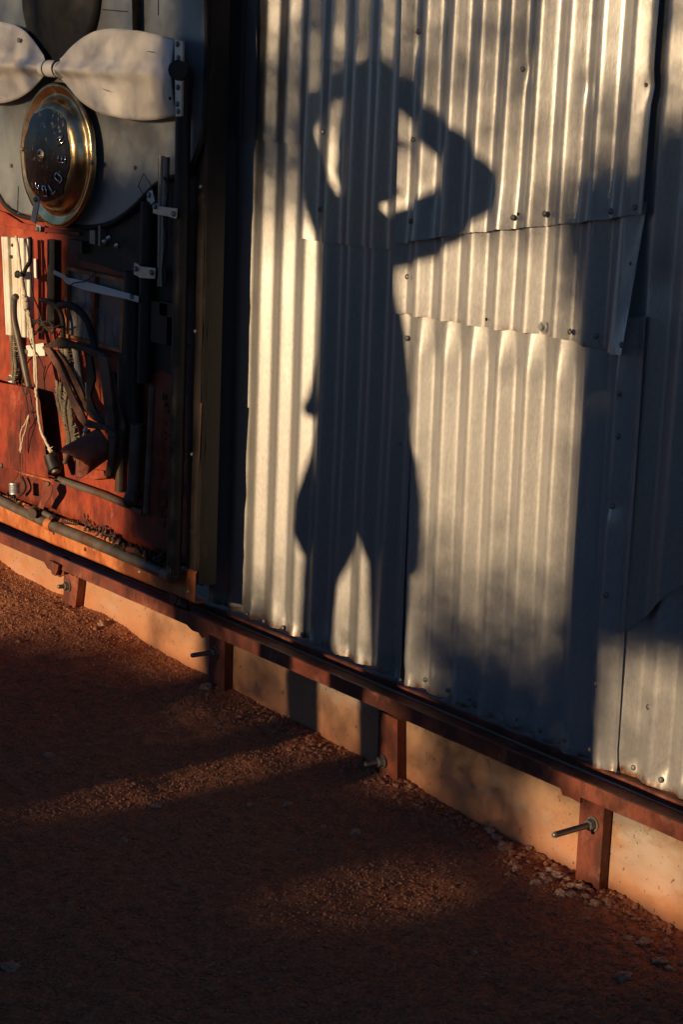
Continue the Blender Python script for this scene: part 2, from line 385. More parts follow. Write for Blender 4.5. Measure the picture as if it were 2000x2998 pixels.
for (px, py, rx, rz, dy) in [(1217, 125, .010, .022, .007), (1905, 255, .014, .020, .006), (1530, 205, .01, .018, .004), (1780, 1480, .02, .02, .006),
                             (1985, 555, .012, .03, .007), (1905, 830, .02, .04, .006), (640 + 165, 1820, .012, .016, .005), (890, 1850, .012, .014, .004), (1700, 250, .012, .02, .003)]:
    p = P(px, py, -.01); DENTS.append((p.x, p.z, rx, rz, dy))
B0 = .016
s_left = sheet([(600, 380), (760, 380), (960, 400)], [(612, 1757), (700, 1795), (800, 1835), (890, 1870), (960, 1902)], 0.0 + B0, 0, .010, nt_=60, rust_bot=.9, crumple=.8, seed=1)
s_upleft = sheet([(600, -60), (930, -60)], [(600, 403), (690, 405), (800, 413), (930, 428)], -.0045 + B0, 0, .010, nt_=30, mat='galv_new', seed=2)
s_mid = sheet([(905, 640), (1230, 660)], [(912, 1880), (1000, 1920), (1100, 1960), (1180, 1998)], -.0030 + B0, 0, .010, nt_=60, rust_bot=.8, crumple=.6, seed=3)
s_top1 = sheet([(888, -60), (1215, -60)], [(892, 172), (975, 176), (1080, 185), (1215, 203)], -.0092 + B0, 0, .010, nt_=20, mat='galv_new', seed=5)
s_top2 = sheet([(890, 130), (1190, 160)], [(886, 698), (960, 712), (1060, 722), (1190, 738)], -.0080 + B0, 0, .010, nt_=30, mat='galv_new', seed=5)
s_top3 = sheet([(1172, -60), (1932, -60)], [(1163, 714), (1347, 685), (1588, 662), (1700, 652), (1886, 626)], -.0190 + B0, -.002, .012, nt_=50, rust_bot=.45, mat='galv_mid', seed=6, amp=.0092,
               curl=lambda s, t: -.012 * max(0, (s - .93) / .07) ** 2 * t - .006 * max(0, t - .93) / .07 * (.5 + .5 * math.sin(s * 17)), label='large upper corrugated sheet with a bent right edge')
s_low = sheet([(1203, 880), (1420, 900), (1660, 950), (1907, 925)], [(1152, 1985), (1300, 2045), (1500, 2130), (1650, 2197), (1806, 2262)], -.0060 + B0, -.020, .003, nt_=70, rust_bot=.8, crumple=.7, mat='galv_old', amp=.0095, seed=7,
              damp_top=.10, curl=lambda s, t: -.010 * max(0, (s - .90) / .10) ** 2 * (1 - .5 * t) - .003 * (s > .9), label='tall lower corrugated sheet leaning slightly out of plumb')
s_patch = sheet([(1163, 650), (1400, 620), (1700, 600), (1886, 590)], [(1154, 917), (1272, 934), (1387, 954), (1525, 973), (1600, 980), (1720, 1014), (1846, 1040)], -.0125 + B0, -.004, .014, nt_=40, rust_bot=.65, mat='galv_old', seed=8, amp=.0090,
                curl=lambda s, t: -.030 * max(0, (s - .88) / .12) ** 1.6 * t, label='short corrugated patch with a curled lower right corner')
s_right = sheet([(1850, -60), (3600, -60)], [(1760, 1885), (1815, 1855), (1850, 1838), (1925, 1775), (1975, 1725), (2300, 1560), (3600, 1560)], -.0035 + B0, 0, .030, nt_=60, seed=9, label='far right corrugated sheet with a torn diagonal lower edge')
s_rlow = sheet([(1795, 1780), (2300, 1500), (3600, 1500)], [(1790, 2255), (1860, 2285), (2000, 2350), (2300, 2490), (3600, 3070)], .006 + B0, 0, .030, nt_=50, rust_bot=1.0, crumple=1.4, mat='galv_old', amp=.0090, seed=10)

# screws
def screw_mesh(kind):
    if kind == 'hex':
        a = g_lathe((0, 0, 0), [(.0068, 0), (.0068, .0012), (.0052, .0014)], 12); b = g_lathe((0, 0, 0), [(.0042, .0014), (.0042, .0052), (.0036, .0058)], 6)
    else:
        a = g_lathe((0, 0, 0), [(.0056, 0), (.0054, .0018), (.0036, .0034), (.001, .0038)], 12); b = g_box(-.0035, .0035, -.0042, -.0030, -.0005, .0005)
    V, F = join([a, b]); me = bpy.data.meshes.new('screw_' + kind); me.from_pydata([tuple(q) for q in V], [], F); me.materials.append(M['zinc' if kind == 'hex' else 'bolt'])
    return me
SM = {k: screw_mesh(k) for k in ('hex', 'round')}
def screws(sh, pts, y, kind='round', sc=1.0):
    deps = None
    me = sh.data; co = np.empty(len(me.vertices) * 3); me.vertices.foreach_get('co', co); co = co.reshape(-1, 3) + WPOS[sh.name]
    for (px, py) in pts:
        p = P(px, py, y)
        d = (co[:, 0] - p.x) ** 2 + (co[:, 2] - p.z) ** 2; k = d.argmin(); p.y = co[k, 1] - .0004
        p2 = P(px, py, p.y)
        o = bpy.data.objects.new('screw', SM[kind]); put(o, sh)
        o.location = Vector(np.array(p2) - WPOS[sh.name]); o.scale = (sc,) * 3
        o.rotation_euler = (random.uniform(-.2, .2), random.uniform(0, 3), random.uniform(-.2, .2))
screws(s_upleft, [(833, 395)], -.01)
screws(s_top2, [(945, 386), (937, 613), (1203, 647), (1210, 409)][:2], -.01)
screws(s_top3, [(1226, 93), (1531, 203), (1893, 248), (1210, 409), (1203, 647), (1503, 637), (1596, 626), (1790, 619), (1860, 608)], -.02)
screws(s_patch, [(1193, 810), (1848, 772), (1670, 971), (1715, 986), (1747, 984), (1822, 1010)], -.02)
screws(s_patch, [(1592, 957)], -.02, 'hex', 1.5)
screws(s_mid, [(1192, 990), (1192 - 20, 1296), (1118, 1960), (1172, 1990)], 0)
screws(s_low, [(1814, 1152), (1812, 1277), (1794, 1482), (1775, 1742), (1748, 2002), (1246, 1990), (1312, 2020), (1376, 2045), (1440, 2076), (1514, 2105), (1582, 2137), (1655, 2166), (1727, 2195)], 0)
screws(s_rlow, [(1856, 2247), (1937, 2283), (1900, 2070)], .02)
screws(s_left, [(773, 1819), (828, 1838), (723, 1797), (886, 1858)], .0)
screws(s_mid, [(1052, 1929)], 0)
hole = noisy('punched_hole', (.004, .004, .004), (.006, .006, .006), 10)
def holes(sh, pts, y):
    co = np.empty(len(sh.data.vertices) * 3); sh.data.vertices.foreach_get('co', co); co = co.reshape(-1, 3) + WPOS[sh.name]
    for (px, py) in pts:
        p = P(px, py, y); k = ((co[:, 0] - p.x) ** 2 + (co[:, 2] - p.z) ** 2).argmin(); p = P(px, py, co[k, 1] - .0012)
        V, F = g_lathe(p, [(.0030, -.001), (.0034, .0004), (.0030, .0008)], 10); mesh('nail_hole', V, F, hole, sh)
holes(s_top3, [(1518, 627), (1660, 629)], -.02); holes(s_patch, [(1425, 935)], -.02)

# vertical edge angle where the sheets start beside the door
zt = .3
V, F = g_box(-3.72, -3.56, .03, .05, -1.19, .45)
mesh('timber_stud', V, F, M['darkrust'], wall)

# ------------------------------------------------------------------ concrete footing
def footing():
    V, F = [], []; nxx, nzz = 160, 10; x0, x1 = -7.0, 1.0
    for j in range(nzz + 1):
        for i in range(nxx + 1):
            x = x0 + (x1 - x0) * i / nxx; z = -1.62 + (.42) * j / nzz
            V.append((x, -.010 + .0035 * ns(x * 3, z * 3, 2) + .0012 * ns(x * 17, z * 17, 2), z))
    for j in range(nzz):
        for i in range(nxx):
            a = j * (nxx + 1) + i; F.append((a, a + 1, a + nxx + 2, a + nxx + 1))
    k = len(V); n = nxx + 1; base = nzz * n
    V += [(x0, .25, -1.2), (x1, .25, -1.2), (x0, .25, -1.62), (x1, .25, -1.62)]
    F.append(tuple(range(base, base + n)) + (k + 1, k)); F.append((0, base, k, k + 2)); F.append((n - 1, k + 3, k + 1, base + n - 1)); F.append((k, k + 1, k + 3, k + 2))
    return V, F
v, f = footing()
tag(mesh('concrete_footing', v, f, M['concrete'], smooth=True, sharp=50), 'low pitted concrete footing running under the iron wall', 'concrete wall')

# ------------------------------------------------------------------ rail (door track) on legs
rail = tag(empty('door_rail', (-2.8, -.05, -1.4)), 'long rusty channel rail running along the foot of the wall', 'rail')
def channel():
    x0, x1, n = -6.5, .6, 220; prof = [(-.0900, -1.1785), (-.0900, -1.2085), (.004, -1.2085), (.004, -1.186), (-.003, -1.186), (-.003, -1.2015), (-.0835, -1.2015), (-.0835, -1.1785)]
    V, F = [], []
    for i in range(n + 1):
        x = x0 + (x1 - x0) * i / n
        for y, z in prof:
            V.append((x, y + .0008 * ns(x * 8, z * 20, 1), z + .0009 * ns(x * 13, y * 9, 4)))
    m = len(prof)
    for i in range(n):
        for k in range(m):
            k2 = (k + 1) % m; F.append((i * m + k, (i + 1) * m + k, (i + 1) * m + k2, i * m + k2))
    F.append(tuple(range(m))); F.append(tuple(n * m + k for k in range(m))[::-1])
    return V, F
v, f = channel(); mesh('channel', v, f, M['rust_beam'], rail)
v, f = g_box(-3.62, .6, .006, .03, -1.215, -1.189); mesh('sill_angle', v, f, M['rust_beam'], rail)
# ragged gusset plates under the rail
for pts in ([(122, 1636), (186, 1664), (186, 1682), (172, 1690), (158, 1676), (138, 1664)], [(545, 1818), (612, 1850), (612, 1862), (590, 1868), (580, 1852), (562, 1846), (548, 1832)],
            [(1640, 2300), (1700, 2330), (1700, 2352), (1670, 2335), (1648, 2328)]):
    V, F = g_prism(ppoly(pts, -.086), -.086, .006); mesh('gusset_plate', V, F, M['rust_beam'], rail)
def leg(pl, nut_px, rod_len, rod_px, flare=0):
    y0 = -.035
    V, F = g_prism(ppoly(pl, y0), y0, .022)
    o = bevel(mesh('support_leg', V, F, M['rust_beam'], rail), .0015)
    c = P(*nut_px, y0); ax = Vector((rod_px[0], -1, rod_px[1])).normalized()
    v1 = g_lathe(c, [(.0140, 0), (.0140, .0025)], 20, ax); mesh('washer', *v1, M['bolt'], o, smooth=True, sharp=40)
    v2 = g_lathe(c + ax * .003, [(.0100, 0), (.0108, .001), (.0108, .009), (.0098, .0105)], 6, ax); mesh('nut', *v2, M['bolt'], o)
    pr = []; k = 0
    while k * .0022 < rod_len: pr += [(.0057, .01 + k * .0022), (.0050, .01 + k * .0022 + .0011)]; k += 1
    pr += [(.0050, .012 + rod_len), (.0038, .014 + rod_len)]
    v3 = g_lathe(c, pr, 12, ax); mesh('threaded_rod', *v3, M['bolt'], o, smooth=True)
    return o
leg([(186, 1668), (229, 1690), (219, 1775), (210, 1790), (176, 1775), (184, 1735)], (200, 1716), .016, (-.15, .05))
leg([(612, 1856), (657, 1880), (655, 2032), (608, 2008)], (630, 1909), .050, (-.05, .02))
leg([(1108, 2080), (1163, 2108), (1163, 2302), (1103, 2272)], (1122, 2229), .028, (-.25, -.05))
leg([(1700, 2330), (1770, 2362), (1752, 2640), (1682, 2606)], (1738, 2412), .085, (-.02, 0.0))
# extra legs just outside the picture keep the rail carried from other viewpoints
leg([(2430, 2700), (2530, 2750), (2520, 3100), (2420, 3060)], (2475, 2830), .03, (0, 0))

# ------------------------------------------------------------------ sliding door
YD = -.098
DZ = P(280, 1637, YD).z - P(280, 1637, -.13).z
door = tag(empty('sliding_door', (-4.2, YD, -1.125)), 'rusty steel sliding door covered with bolted scrap metal', 'door')
# door skin with ragged right edge
def door_skin():
    V, F = [], []; n, mz = 90, 120; x0 = -6.2
    for j in range(mz + 1):
        z = -1.065 + (1.0 + 1.065) * j / mz
        xr = P(590, 900, YD).x + .006 * ns(z * 9, 1, 1) + .004 * ns(z * 30, 2, 1) - (.010 if z < -.2 else 0)
        for i in range(n + 1):
            x = x0 + (xr - x0) * (i / n) ** .55
            y = YD + .004 * ns(x * 3, z * 3, 8) + .0025 * ns(x * 9, z * 7, 2)
            V.append((x, y, z))
    for j in range(mz):
        for i in range(n):
            a = j * (n + 1) + i; F.append((a, a + 1, a + n + 2, a + n + 1))
    return V, F
XR = P(600, 900, YD).x
v, f = door_skin(); o = mesh('door_skin', v, f, M['rust'], door, smooth=True); so = o.modifiers.new('t', 'SOLIDIFY'); so.thickness = .002; so.offset = 1
V, F = join([g_box(-6.2, XR, YD + .010, -.052, -1.105, 1.0)]); mesh('door_frame', V, F, M['black'], door)  # near-black colour carries the shade on the door's side
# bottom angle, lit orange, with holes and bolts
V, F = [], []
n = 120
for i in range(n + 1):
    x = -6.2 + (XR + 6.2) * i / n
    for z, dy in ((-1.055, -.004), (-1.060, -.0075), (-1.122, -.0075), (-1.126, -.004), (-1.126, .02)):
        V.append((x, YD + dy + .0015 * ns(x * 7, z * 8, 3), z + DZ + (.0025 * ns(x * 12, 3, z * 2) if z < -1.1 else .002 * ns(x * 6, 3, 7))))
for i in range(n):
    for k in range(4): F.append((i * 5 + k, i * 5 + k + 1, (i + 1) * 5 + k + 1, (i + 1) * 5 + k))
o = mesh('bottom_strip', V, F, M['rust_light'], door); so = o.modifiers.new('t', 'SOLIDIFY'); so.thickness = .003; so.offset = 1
def boss(parent, px, py, y, r, h, mat, name='bolt_head', n=6, dome=False):
    c = P(px, py, y)
    pr = [(r, -.002), (r, h * .7), (r * .8, h)] if not dome else [(r, -.002), (r * .95, h * .4), (r * .6, h * .85), (r * .15, h)]
    v = g_lathe(c, pr, n); return mesh(name, *v, M[mat], parent)
strip = bpy.data.objects['bottom_strip']
for px, py, k in [(80, 1532, 0), (53, 1520, 0), (158, 1560, 1), (185, 1572, 0), (250, 1608, 1), (327, 1641, 0), (408, 1675, 1), (465, 1700, 0), (362, 1655, 0), (484, 1715, 0), (250, 1595, 0)]:
    if k: boss(strip, px, py, YD - .009, .0055, .004, 'darkrust' if px < 400 else 'zinc', 'bolt_head', 8, True)
    else: boss(strip, px, py, YD - .0085, .003, .0006, 'black', 'bolt_hole', 8)
# tapered tabs and the wheels that carry the door on the rail
for (pts, wx, wy) in (([(142, 1640), (170, 1655), (166, 1672), (160, 1686), (150, 1680), (146, 1662)], 185, 1660), ([(490, 1733), (518, 1748), (514, 1762), (507, 1772), (499, 1768), (493, 1750)], 530, 1778)):
    V, F = g_prism(ppoly(pts, YD - .004), YD - .004, .006); mesh('hanger_tab', V, F, M['rust_beam'], door)
    c = P(wx, wy, -.06); v = g_lathe(c + Vector((0, .012, .004)), [(.018, 0), (.024, .002), (.024, .006), (.019, .008), (.019, .018), (.024, .020), (.024, .024), (.018, .026)], 20)
    mesh('wheel', *v, M['black'], door, smooth=True, sharp=30)
# door-edge sheet metal lip, ragged; wide and near-black to stand for shade
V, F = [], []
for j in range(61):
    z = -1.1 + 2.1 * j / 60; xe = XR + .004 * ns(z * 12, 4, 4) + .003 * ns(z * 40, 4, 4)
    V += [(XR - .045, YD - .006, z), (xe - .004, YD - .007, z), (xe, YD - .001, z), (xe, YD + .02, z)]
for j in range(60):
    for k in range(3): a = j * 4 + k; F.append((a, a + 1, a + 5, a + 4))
o = mesh('edge_capping', V, F, M['shade_rust'], door); so = o.modifiers.new('t', 'SOLIDIFY'); so.thickness = .0015
for px, py in [(588, 547), (572, 970), (543, 1012), (562, 1330), (532, 1428), (552, 1732)]: boss(door, px, py, YD - .008, .0048, .004, 'zinc', 'bolt_head', 8, True)

# grey metal panel with rounded foot
gp_pts = [(-220, -500), (598, -500), (602, -90), (602, 0), (603, 150), (598, 300), (588, 400), (572, 455), (552, 495), (530, 508), (500, 515), (478, 522), (455, 536), (430, 560), (400, 592), (365, 622), (330, 645), (300, 656), (262, 660),
          (225, 660), (180, 650), (130, 636), (96, 632), (60, 625), (32, 610), (12, 590), (0, 570), (-60, 480), (-140, 440), (-220, 430)]
YG = -.112
gp = mesh('grey_panel', *g_prism(ppoly(gp_pts, YG), YG, .010), M['grey'], door); bevel(gp, .003)
rim_pts = [(600, -500), (603, -90), (604, 0), (605, 150), (600, 300), (590, 400), (574, 457), (553, 499), (530, 513), (500, 520), (478, 528), (455, 542), (430, 566), (400, 598), (365, 628), (330, 651), (300, 661), (262, 666), (225, 666), (180, 657), (130, 644), (96, 640), (58, 632), (30, 616), (10, 597), (-2, 577), (-60, 488), (-140, 448), (-220, 438)]
v = g_tube(smooth_path([P(a, b, YG - .002) for a, b in rim_pts], 3), .0055, 8); mesh('rubber_edging', *v, M['rubber'], gp, smooth=True)
for px, py in [(33, 485), (395, 491), (55, 627)]: boss(gp, px, py, YG - .001, .0048, .0045, 'bolt', 'bolt_head', 6)
for a, b, wd in (((53, 545), (50, 620), 1.5), ((300, 28), (372, 34), 1.2), ((463, -20), (463, 45), 1.5)):       # seams in the grey panel
    p, q = P(*a, YG - .0006), P(*b, YG - .0006); v = g_tube([p, q], .0011, 6); mesh('seam', *v, M['black'], gp)
v = g_tube([P(390, -500, YG - .012), P(401, 88, YG - .012)], .0105, 12); mesh('vertical_tube', *v, M['black'], door, smooth=True)
# dangling wire diamond and scratches
v = g_tube([P(*q, YG - .008) for q in [(404, 545), (420, 508), (452, 562), (438, 600), (404, 545)]], .0010, 5); mesh('bent_wire', *v, M['wire'], door)

mesh('shade_backing', *g_prism(ppoly([(215, 640), (597, 505), (596, 700), (592, 900), (586, 1180), (560, 1190), (530, 1120), (470, 1080), (430, 1100), (400, 1060), (368, 1045), (362, 800), (300, 778), (225, 760)], YD - .006), YD - .006, .002), M['shade_rust'], door)  # dark brown sheet; its near-black tone also stands for shade
mesh('shade_backing', *g_prism(ppoly([(545, 1170), (590, 1180), (575, 1500), (566, 1745), (548, 1738), (552, 1500)], YD - .006), YD - .006, .002), M['darkrust'], door)  # dark strip added where the door edge is shaded
# ---- big black pipe framing the door
YP = YD - .020
def pipe(name, pts, r, mat, parent, y=None, n=14, k=1, label=None):
    pp = [P(a, b, y if y is not None else YP) for a, b in pts]; pp = smooth_path(pp, k) if k > 1 else pp
    o = mesh(name, *g_tube(pp, r, n), M[mat], parent, smooth=True, sharp=50)
    if label: o['label'] = label
    return o
pf = pipe('pipe', [(538, 215), (532, 600), (524, 1000), (516, 1350), (508, 1680)], .0165, 'black', door, YP - .016, label='upright black pipe near the door edge')
pipe('pipe', [(-400, 1285), (-120, 1405), (0, 1466), (150, 1538)], .0125, 'pipe', door, YP)
pipe('pipe', [(150, 1538), (300, 1600), (420, 1652), (492, 1684)], .0135, 'pipe', door, YP)
e = P(508, 1690, YP - .012)
mesh('pipe_elbow', *g_tube(smooth_path([P(484, 1680, YP), P(500, 1688, YP - .008), P(506, 1680, YP - .016), P(508, 1655, YP - .016)], 4), .0165, 14), M['pipe'], door, smooth=True)
pipe('pipe_collar', [(140, 1533), (156, 1540)], .0158, 'rust_light', door, YP)
pipe('pipe_collar', [(516, 1310), (515, 1350)], .0185, 'black', door, YP - .016)
# tee on top of upright pipe
mesh('pipe_tee', *join([g_tube([P(522, 207, YP - .062), P(540, 213, YP - .01)], .0165, 14), g_tube([P(520, 205, YP - .068), P(526, 208, YP - .050)], .0205, 14), g_tube([P(538, 208, YP - .016), P(537, 258, YP - .016)], .0195, 14), g_tube([P(540, 212, YP - .016), P(556, 213, YP - .016)], .010, 10)]), M['black'], door, smooth=True, sharp=40)
# slender upright pipes
pipe('pipe', [(390, 795), (386, 1100), (392, 1250)], .0215, 'black', door, YP, label='dark upright pipe ending in an elbow')
pipe('pipe', [(432, 590), (426, 900), (420, 1120)], .0160, 'black', door, YP)
pipe('pipe', [(399, 1240), (391, 1420), (388, 1452)], .0150, 'pipe', door, YP - .004)
mesh('pipe_elbow', *g_tube(smooth_path([P(388, 1440, YP - .004), P(387, 1458, YP - .004), P(380, 1466, YP - .018)], 4), .0175, 14), M['pipe'], door, smooth=True)
pipe('pipe', [(360, 1000), (357, 1250), (352, 1438)], .0135, 'pipe', door, YP + .008)
pipe('rod', [(446, 1130), (438, 1300), (427, 1502)], .0072, 'pipe', door, YP - .010)
pipe('rod', [(166, 1402), (300, 1448), (421, 1500)], .0085, 'pipe', door, YD - .016)
pipe('chrome_tube', [(472, 457), (472, 600), (470, 838)], .0078, 'bolt', door, YG - .018)
pipe('chrome_tube', [(487, 460), (483, 600), (477, 838)], .0070, 'bolt', door, YG - .030)
pipe('cable', [(480, 520), (492, 545), (490, 580), (480, 640), (484, 700), (476, 790), (478, 850)], .0030, 'black', door, YG - .045, n=6, k=5)
pipe('cable', [(498, 538), (502, 560), (500, 640), (498, 700)], .0012, 'black', door, YG - .01, n=5)
# straps
def strap(pts, y, th, mat, name='strap', bolts=(), parent=door, label=None):
    o = mesh(name, *g_prism(ppoly(pts, y), y, th), M[mat], parent); bevel(o, .001, 1)
    for px, py in bolts: boss(o, px, py, y - .0005, .0062, .005, 'bolt', 'bolt_head', 6)
    if label: o['label'] = label
    return o
strap([(447, 595), (462, 596), (464, 603), (493, 607), (517, 610), (514, 641), (490, 634), (463, 630), (446, 624)], YG - .048, .003, 'zinc', bolts=((454, 604), (508, 626)))
strap([(391, 769), (401, 772), (407, 779), (454, 785), (452, 817), (406, 814), (400, 808), (390, 804)], YP - .026, .003, 'zinc', bolts=((398, 787), (444, 798)))
strap([(433, 560), (444, 556), (452, 590), (436, 602), (428, 582)], YG - .01, .002, 'whitepl', bolts=((437, 571),))
strap([(105, 573), (113, 580), (112, 600), (102, 655), (87, 648), (97, 592)], -.186, .003, 'zinc', bolts=((104, 584),))
strap([(104, 656), (117, 660), (116, 676), (110, 682), (103, 674)], YG - .012, .003, 'zinc', bolts=((110, 671),))
strap([(74, 1012), (125, 1004), (130, 1042), (80, 1044)], YD - .012, .002, 'whitepl', bolts=((77, 1030),), label='small square white plate')
strap([(24, 1098), (34, 1095), (33, 1122), (22, 1118)], YD - .02, .002, 'whitepl', bolts=((27, 1108),))
strap([(132, 1410), (150, 1420), (152, 1438), (145, 1456), (130, 1478), (124, 1492), (108, 1484), (118, 1462), (130, 1444), (124, 1428)], YD - .040, .003, 'rust_beam', name='bent_bracket', bolts=((142, 1416),))
strap([(96, 757), (106, 758), (108, 818), (98, 812)], YD - .006, .002, 'whitepl', name='cleat')
# loose rust plate at the left
strap([(-160, 1075), (3, 1121), (60, 1130), (105, 1143), (115, 1178), (124, 1260), (140, 1402), (60, 1378), (8, 1369), (-160, 1320)], YD - .048, .003, 'rust', name='rust_plate', bolts=((76, 1148), (5, 1362)))
strap([(40, 1378), (140, 1403), (150, 1412), (60, 1388)], YD - .050, .002, 'rust_light', name='plate_lip')
strap([(-20, 612), (12, 622), (60, 652), (120, 664), (230, 680), (230, 690), (90, 676), (-20, 654)], YD - .014, .004, 'rust', name='top_strip')
for a, b, c2, d2, mt in ((214, 700, 252, 742, 'black'), (330, 1090, 345, 1390, 'darkrust'), (150, 700, 170, 960, 'black'), (286, 820, 300, 900, 'black'), (455, 880, 500, 1010, 'black'), (300, 660, 305, 720, 'bolt'), (275, 672, 290, 715, 'bolt'), (480, 880, 520, 930, 'black')):
    p = P(a, b, YD - .01); q = P(c2, d2, YD - .01); mesh('scrap_bar', *g_box(p.x, q.x, YD - .022, YD - .001, q.z, p.z), M[mt], door)
for px, py in [(322, 697), (345, 720), (309, 708)]: boss(door, px, py, YD - .03, .007, .010, 'chrome', 'globe', 10, True)

# irregular slag / chain lumps welded along the door
def lumps(path, y, n, r, name='scrap_cluster', mat='darkrust'):
    V, F = [], []
    pl = smooth_path([P(a, b, y) for a, b in path], 8)
    for i in range(n):
        c = pl[int(len(pl) * i / n)] + Vector((random.gauss(0, .004), random.uniform(-.012, .004), random.gauss(0, .006)))
        sv, sf = SHP[i % 7]; rot = Matrix.Rotation(random.uniform(0, 6), 3, 'Y') @ Matrix.Rotation(random.uniform(0, 6), 3, 'X')
        k = len(V); s = r * random.uniform(.5, 1.3)
        V += [c + rot @ Vector((a[0] * s * random.uniform(.9, 1.5), a[1] * s, a[2] * s)) for a in sv]; F += [tuple(int(q) + k for q in t) for t in sf]
        if i % 3 == 0:
            d = rot @ Vector((1, 0, 0)); tv, tf = g_tube([c - d * r * 1.6, c + d * r * 1.6], r * .35, 5); k = len(V); V += tv; F += [tuple(q + k for q in t) for t in tf]
    return mesh(name, V, F, M[mat], door)
lumps([(245, 1532), (270, 1542), (300, 1545)], YD - .012, 22, .0048)
lumps([(300, 1558), (330, 1572), (370, 1598), (420, 1620), (460, 1640), (486, 1630)], YD - .014, 95, .0068)
lumps([(26, 1458), (45, 1468), (68, 1476)], YD - .010, 20, .005)
lumps([(-6, 1450), (5, 1462)], YD - .010, 6, .005)
lumps([(495, 1150), (500, 1280)], YD - .010, 14, .005)
lumps([(500, 1440), (492, 1480), (490, 1550)], YD - .010, 14, .005)
pipe('rod', [(75, 1484), (100, 1492)], .006, 'rust_beam', door, YD - .016)
mesh('pipe_tee', *join([g_tube([P(92, 1503, YD - .045), P(118, 1494, YD - .005)], .0125, 12), g_tube([P(100, 1490, YD - .02), P(122, 1500, YD - .02)], .011, 12)]), M['darkrust'], door, smooth=True, sharp=50)
pipe('rod', [(128, 1502), (152, 1516)], .0070, 'pipe', door, YD - .024)
pipe('rod', [(152, 1512), (158, 1522)], .0095, 'darkrust', door, YD - .024)
# coil spring
def helix(a, b, r, turns, wr, n=10):
    a, b = Vector(a), Vector(b); ax = (b - a).normalized(); s = ax.orthogonal().normalized(); t = ax.cross(s); pts = []
    N = int(turns * n)
    for i in range(N + 1):
        q = 2 * PI * i / n; pts.append(a + (b - a) * i / N + (s * math.cos(q) + t * math.sin(q)) * r)
    return g_tube(pts, wr, 5)
mesh('coil_spring', *helix(P(178, 1523, YD - .012), P(222, 1530, YD - .012), .0062, 8, .0015), M['darkrust'], door, smooth=True)
pipe('rod', [(330, 1576), (352, 1588)], .005, 'pipe', door, YD - .02); pipe('rod', [(375, 1608), (402, 1612)], .0075, 'rust_beam', door, YD - .018)

# ------------------------------------------------------------------ things hung on the door
# black domed disc
c = P(181, -28, YG - .004); R0 = .170
ds = tag(mesh('rubber_disc', *g_lathe(c, [(R0, 0), (R0, .010), (R0 * .95, .016), (R0 * .90, .012), (R0 * .6, .020), (R0 * .25, .028), (R0 * .05, .030)], 48), M['rubber'], smooth=True, sharp=60), 'big round black disc with a raised rim above the white blades', 'disc')
# white blades
YB = YG - .034
bl = tag(empty('white_blades', P(155, 202, YB)), 'pair of wide white metal fan blades joined by a round hub', 'fan blade')
def blade(xs_, tops, bots, name, sgn):
    V, F = [], []; n, m = 50, 22
    for i in range(n + 1):
        s = i / n; x = xs_[0] + (xs_[-1] - xs_[0]) * s
        tz = np.interp(x, [a[0] for a in tops], [a[1] for a in tops]) if sgn > 0 else np.interp(x, [a[0] for a in tops][::-1], [a[1] for a in tops][::-1])
        bz = np.interp(x, [a[0] for a in bots], [a[1] for a in bots]) if sgn > 0 else np.interp(x, [a[0] for a in bots][::-1], [a[1] for a in bots][::-1])
        pt, pb = P(x, tz, YB), P(x, bz, YB); ridge = P(x, 200 + (x - 155) * .058, YB).z
        for j in range(m + 1):
            t = (j / m); z = pt.z + (pb.z - pt.z) * t; dz = (z - ridge)
            fade = max(.0, 1 - abs(x - 155) / 330) ** .5 if sgn > 0 else 1
            y = YB - .022 * math.exp(-(dz / .0125) ** 2) * fade - .010 * math.sin(PI * t) * s ** .5 + .02 * (t - .5) * (.2 + .25 * s)
            V.append((pt.x, y, z))
    for i in range(n):
        for j in range(m):
            a = i * (m + 1) + j; q = (a, a + m + 1, a + m + 2, a + 1); F.append(q if sgn < 0 else q[::-1])
    o = mesh(name, V, F, M['white'], bl, smooth=True); so = o.modifiers.new('t', 'SOLIDIFY'); so.thickness = .002; so.offset = 0
    return o
def dense(pts):
    xs_ = [a for a, b in pts]; 
    q = smooth_path([Vector((a, b, 0)) for a, b in pts], 6); return [(v.x, v.y) for v in q]
rb = blade([172, 515], dense([(172, 182), (190, 160), (210, 138), (235, 117), (262, 100), (290, 89), (330, 84), (380, 87), (440, 96), (515, 117)]),
           dense([(172, 225), (188, 243), (205, 263), (225, 288), (250, 308), (290, 331), (330, 341), (380, 350), (440, 352), (515, 341)]), 'blade', 1)
lb = blade([138, -260], dense([(138, 178), (128, 160), (112, 136), (95, 113), (75, 92), (50, 76), (20, 67), (0, 64), (-60, 64), (-150, 90), (-260, 130)]),
           dense([(138, 214), (126, 224), (108, 243), (90, 262), (65, 280), (40, 292), (0, 302), (-60, 300), (-150, 285), (-260, 270)]), 'blade', -1)
mesh('hub', *g_tube([P(128, 200, YB - .006), P(150, 201, YB - .008), P(178, 204, YB - .006)], [.0185, .0195, .0185], 18), M['white'], bl, smooth=True, sharp=50)
for px in (141, 171): mesh('hub_ring', *g_tube([P(px, 201, YB - .007), P(px + 2.5, 201, YB - .007)], .0205, 18), M['black'], bl, smooth=True, sharp=50)
ep = mesh('end_plate', *g_prism(ppoly([(510, 115), (534, 121), (530, 340), (513, 341)], YB - .008), YB - .008, .005), M['zinc'], bl)
for px, py in [(519, 129), (521, 170), (521, 207), (520, 256), (519, 305), (521, 326)]: boss(ep, px, py, YB - .0085, .0062, .004, 'bolt', 'rivet', 10, True)
boss(lb, 53, 118, YB - .012, .006, .003, 'bolt', 'rivet', 10, True); boss(rb, 496, 288, YB - .012, .0035, .001, 'black', 'hole', 8)
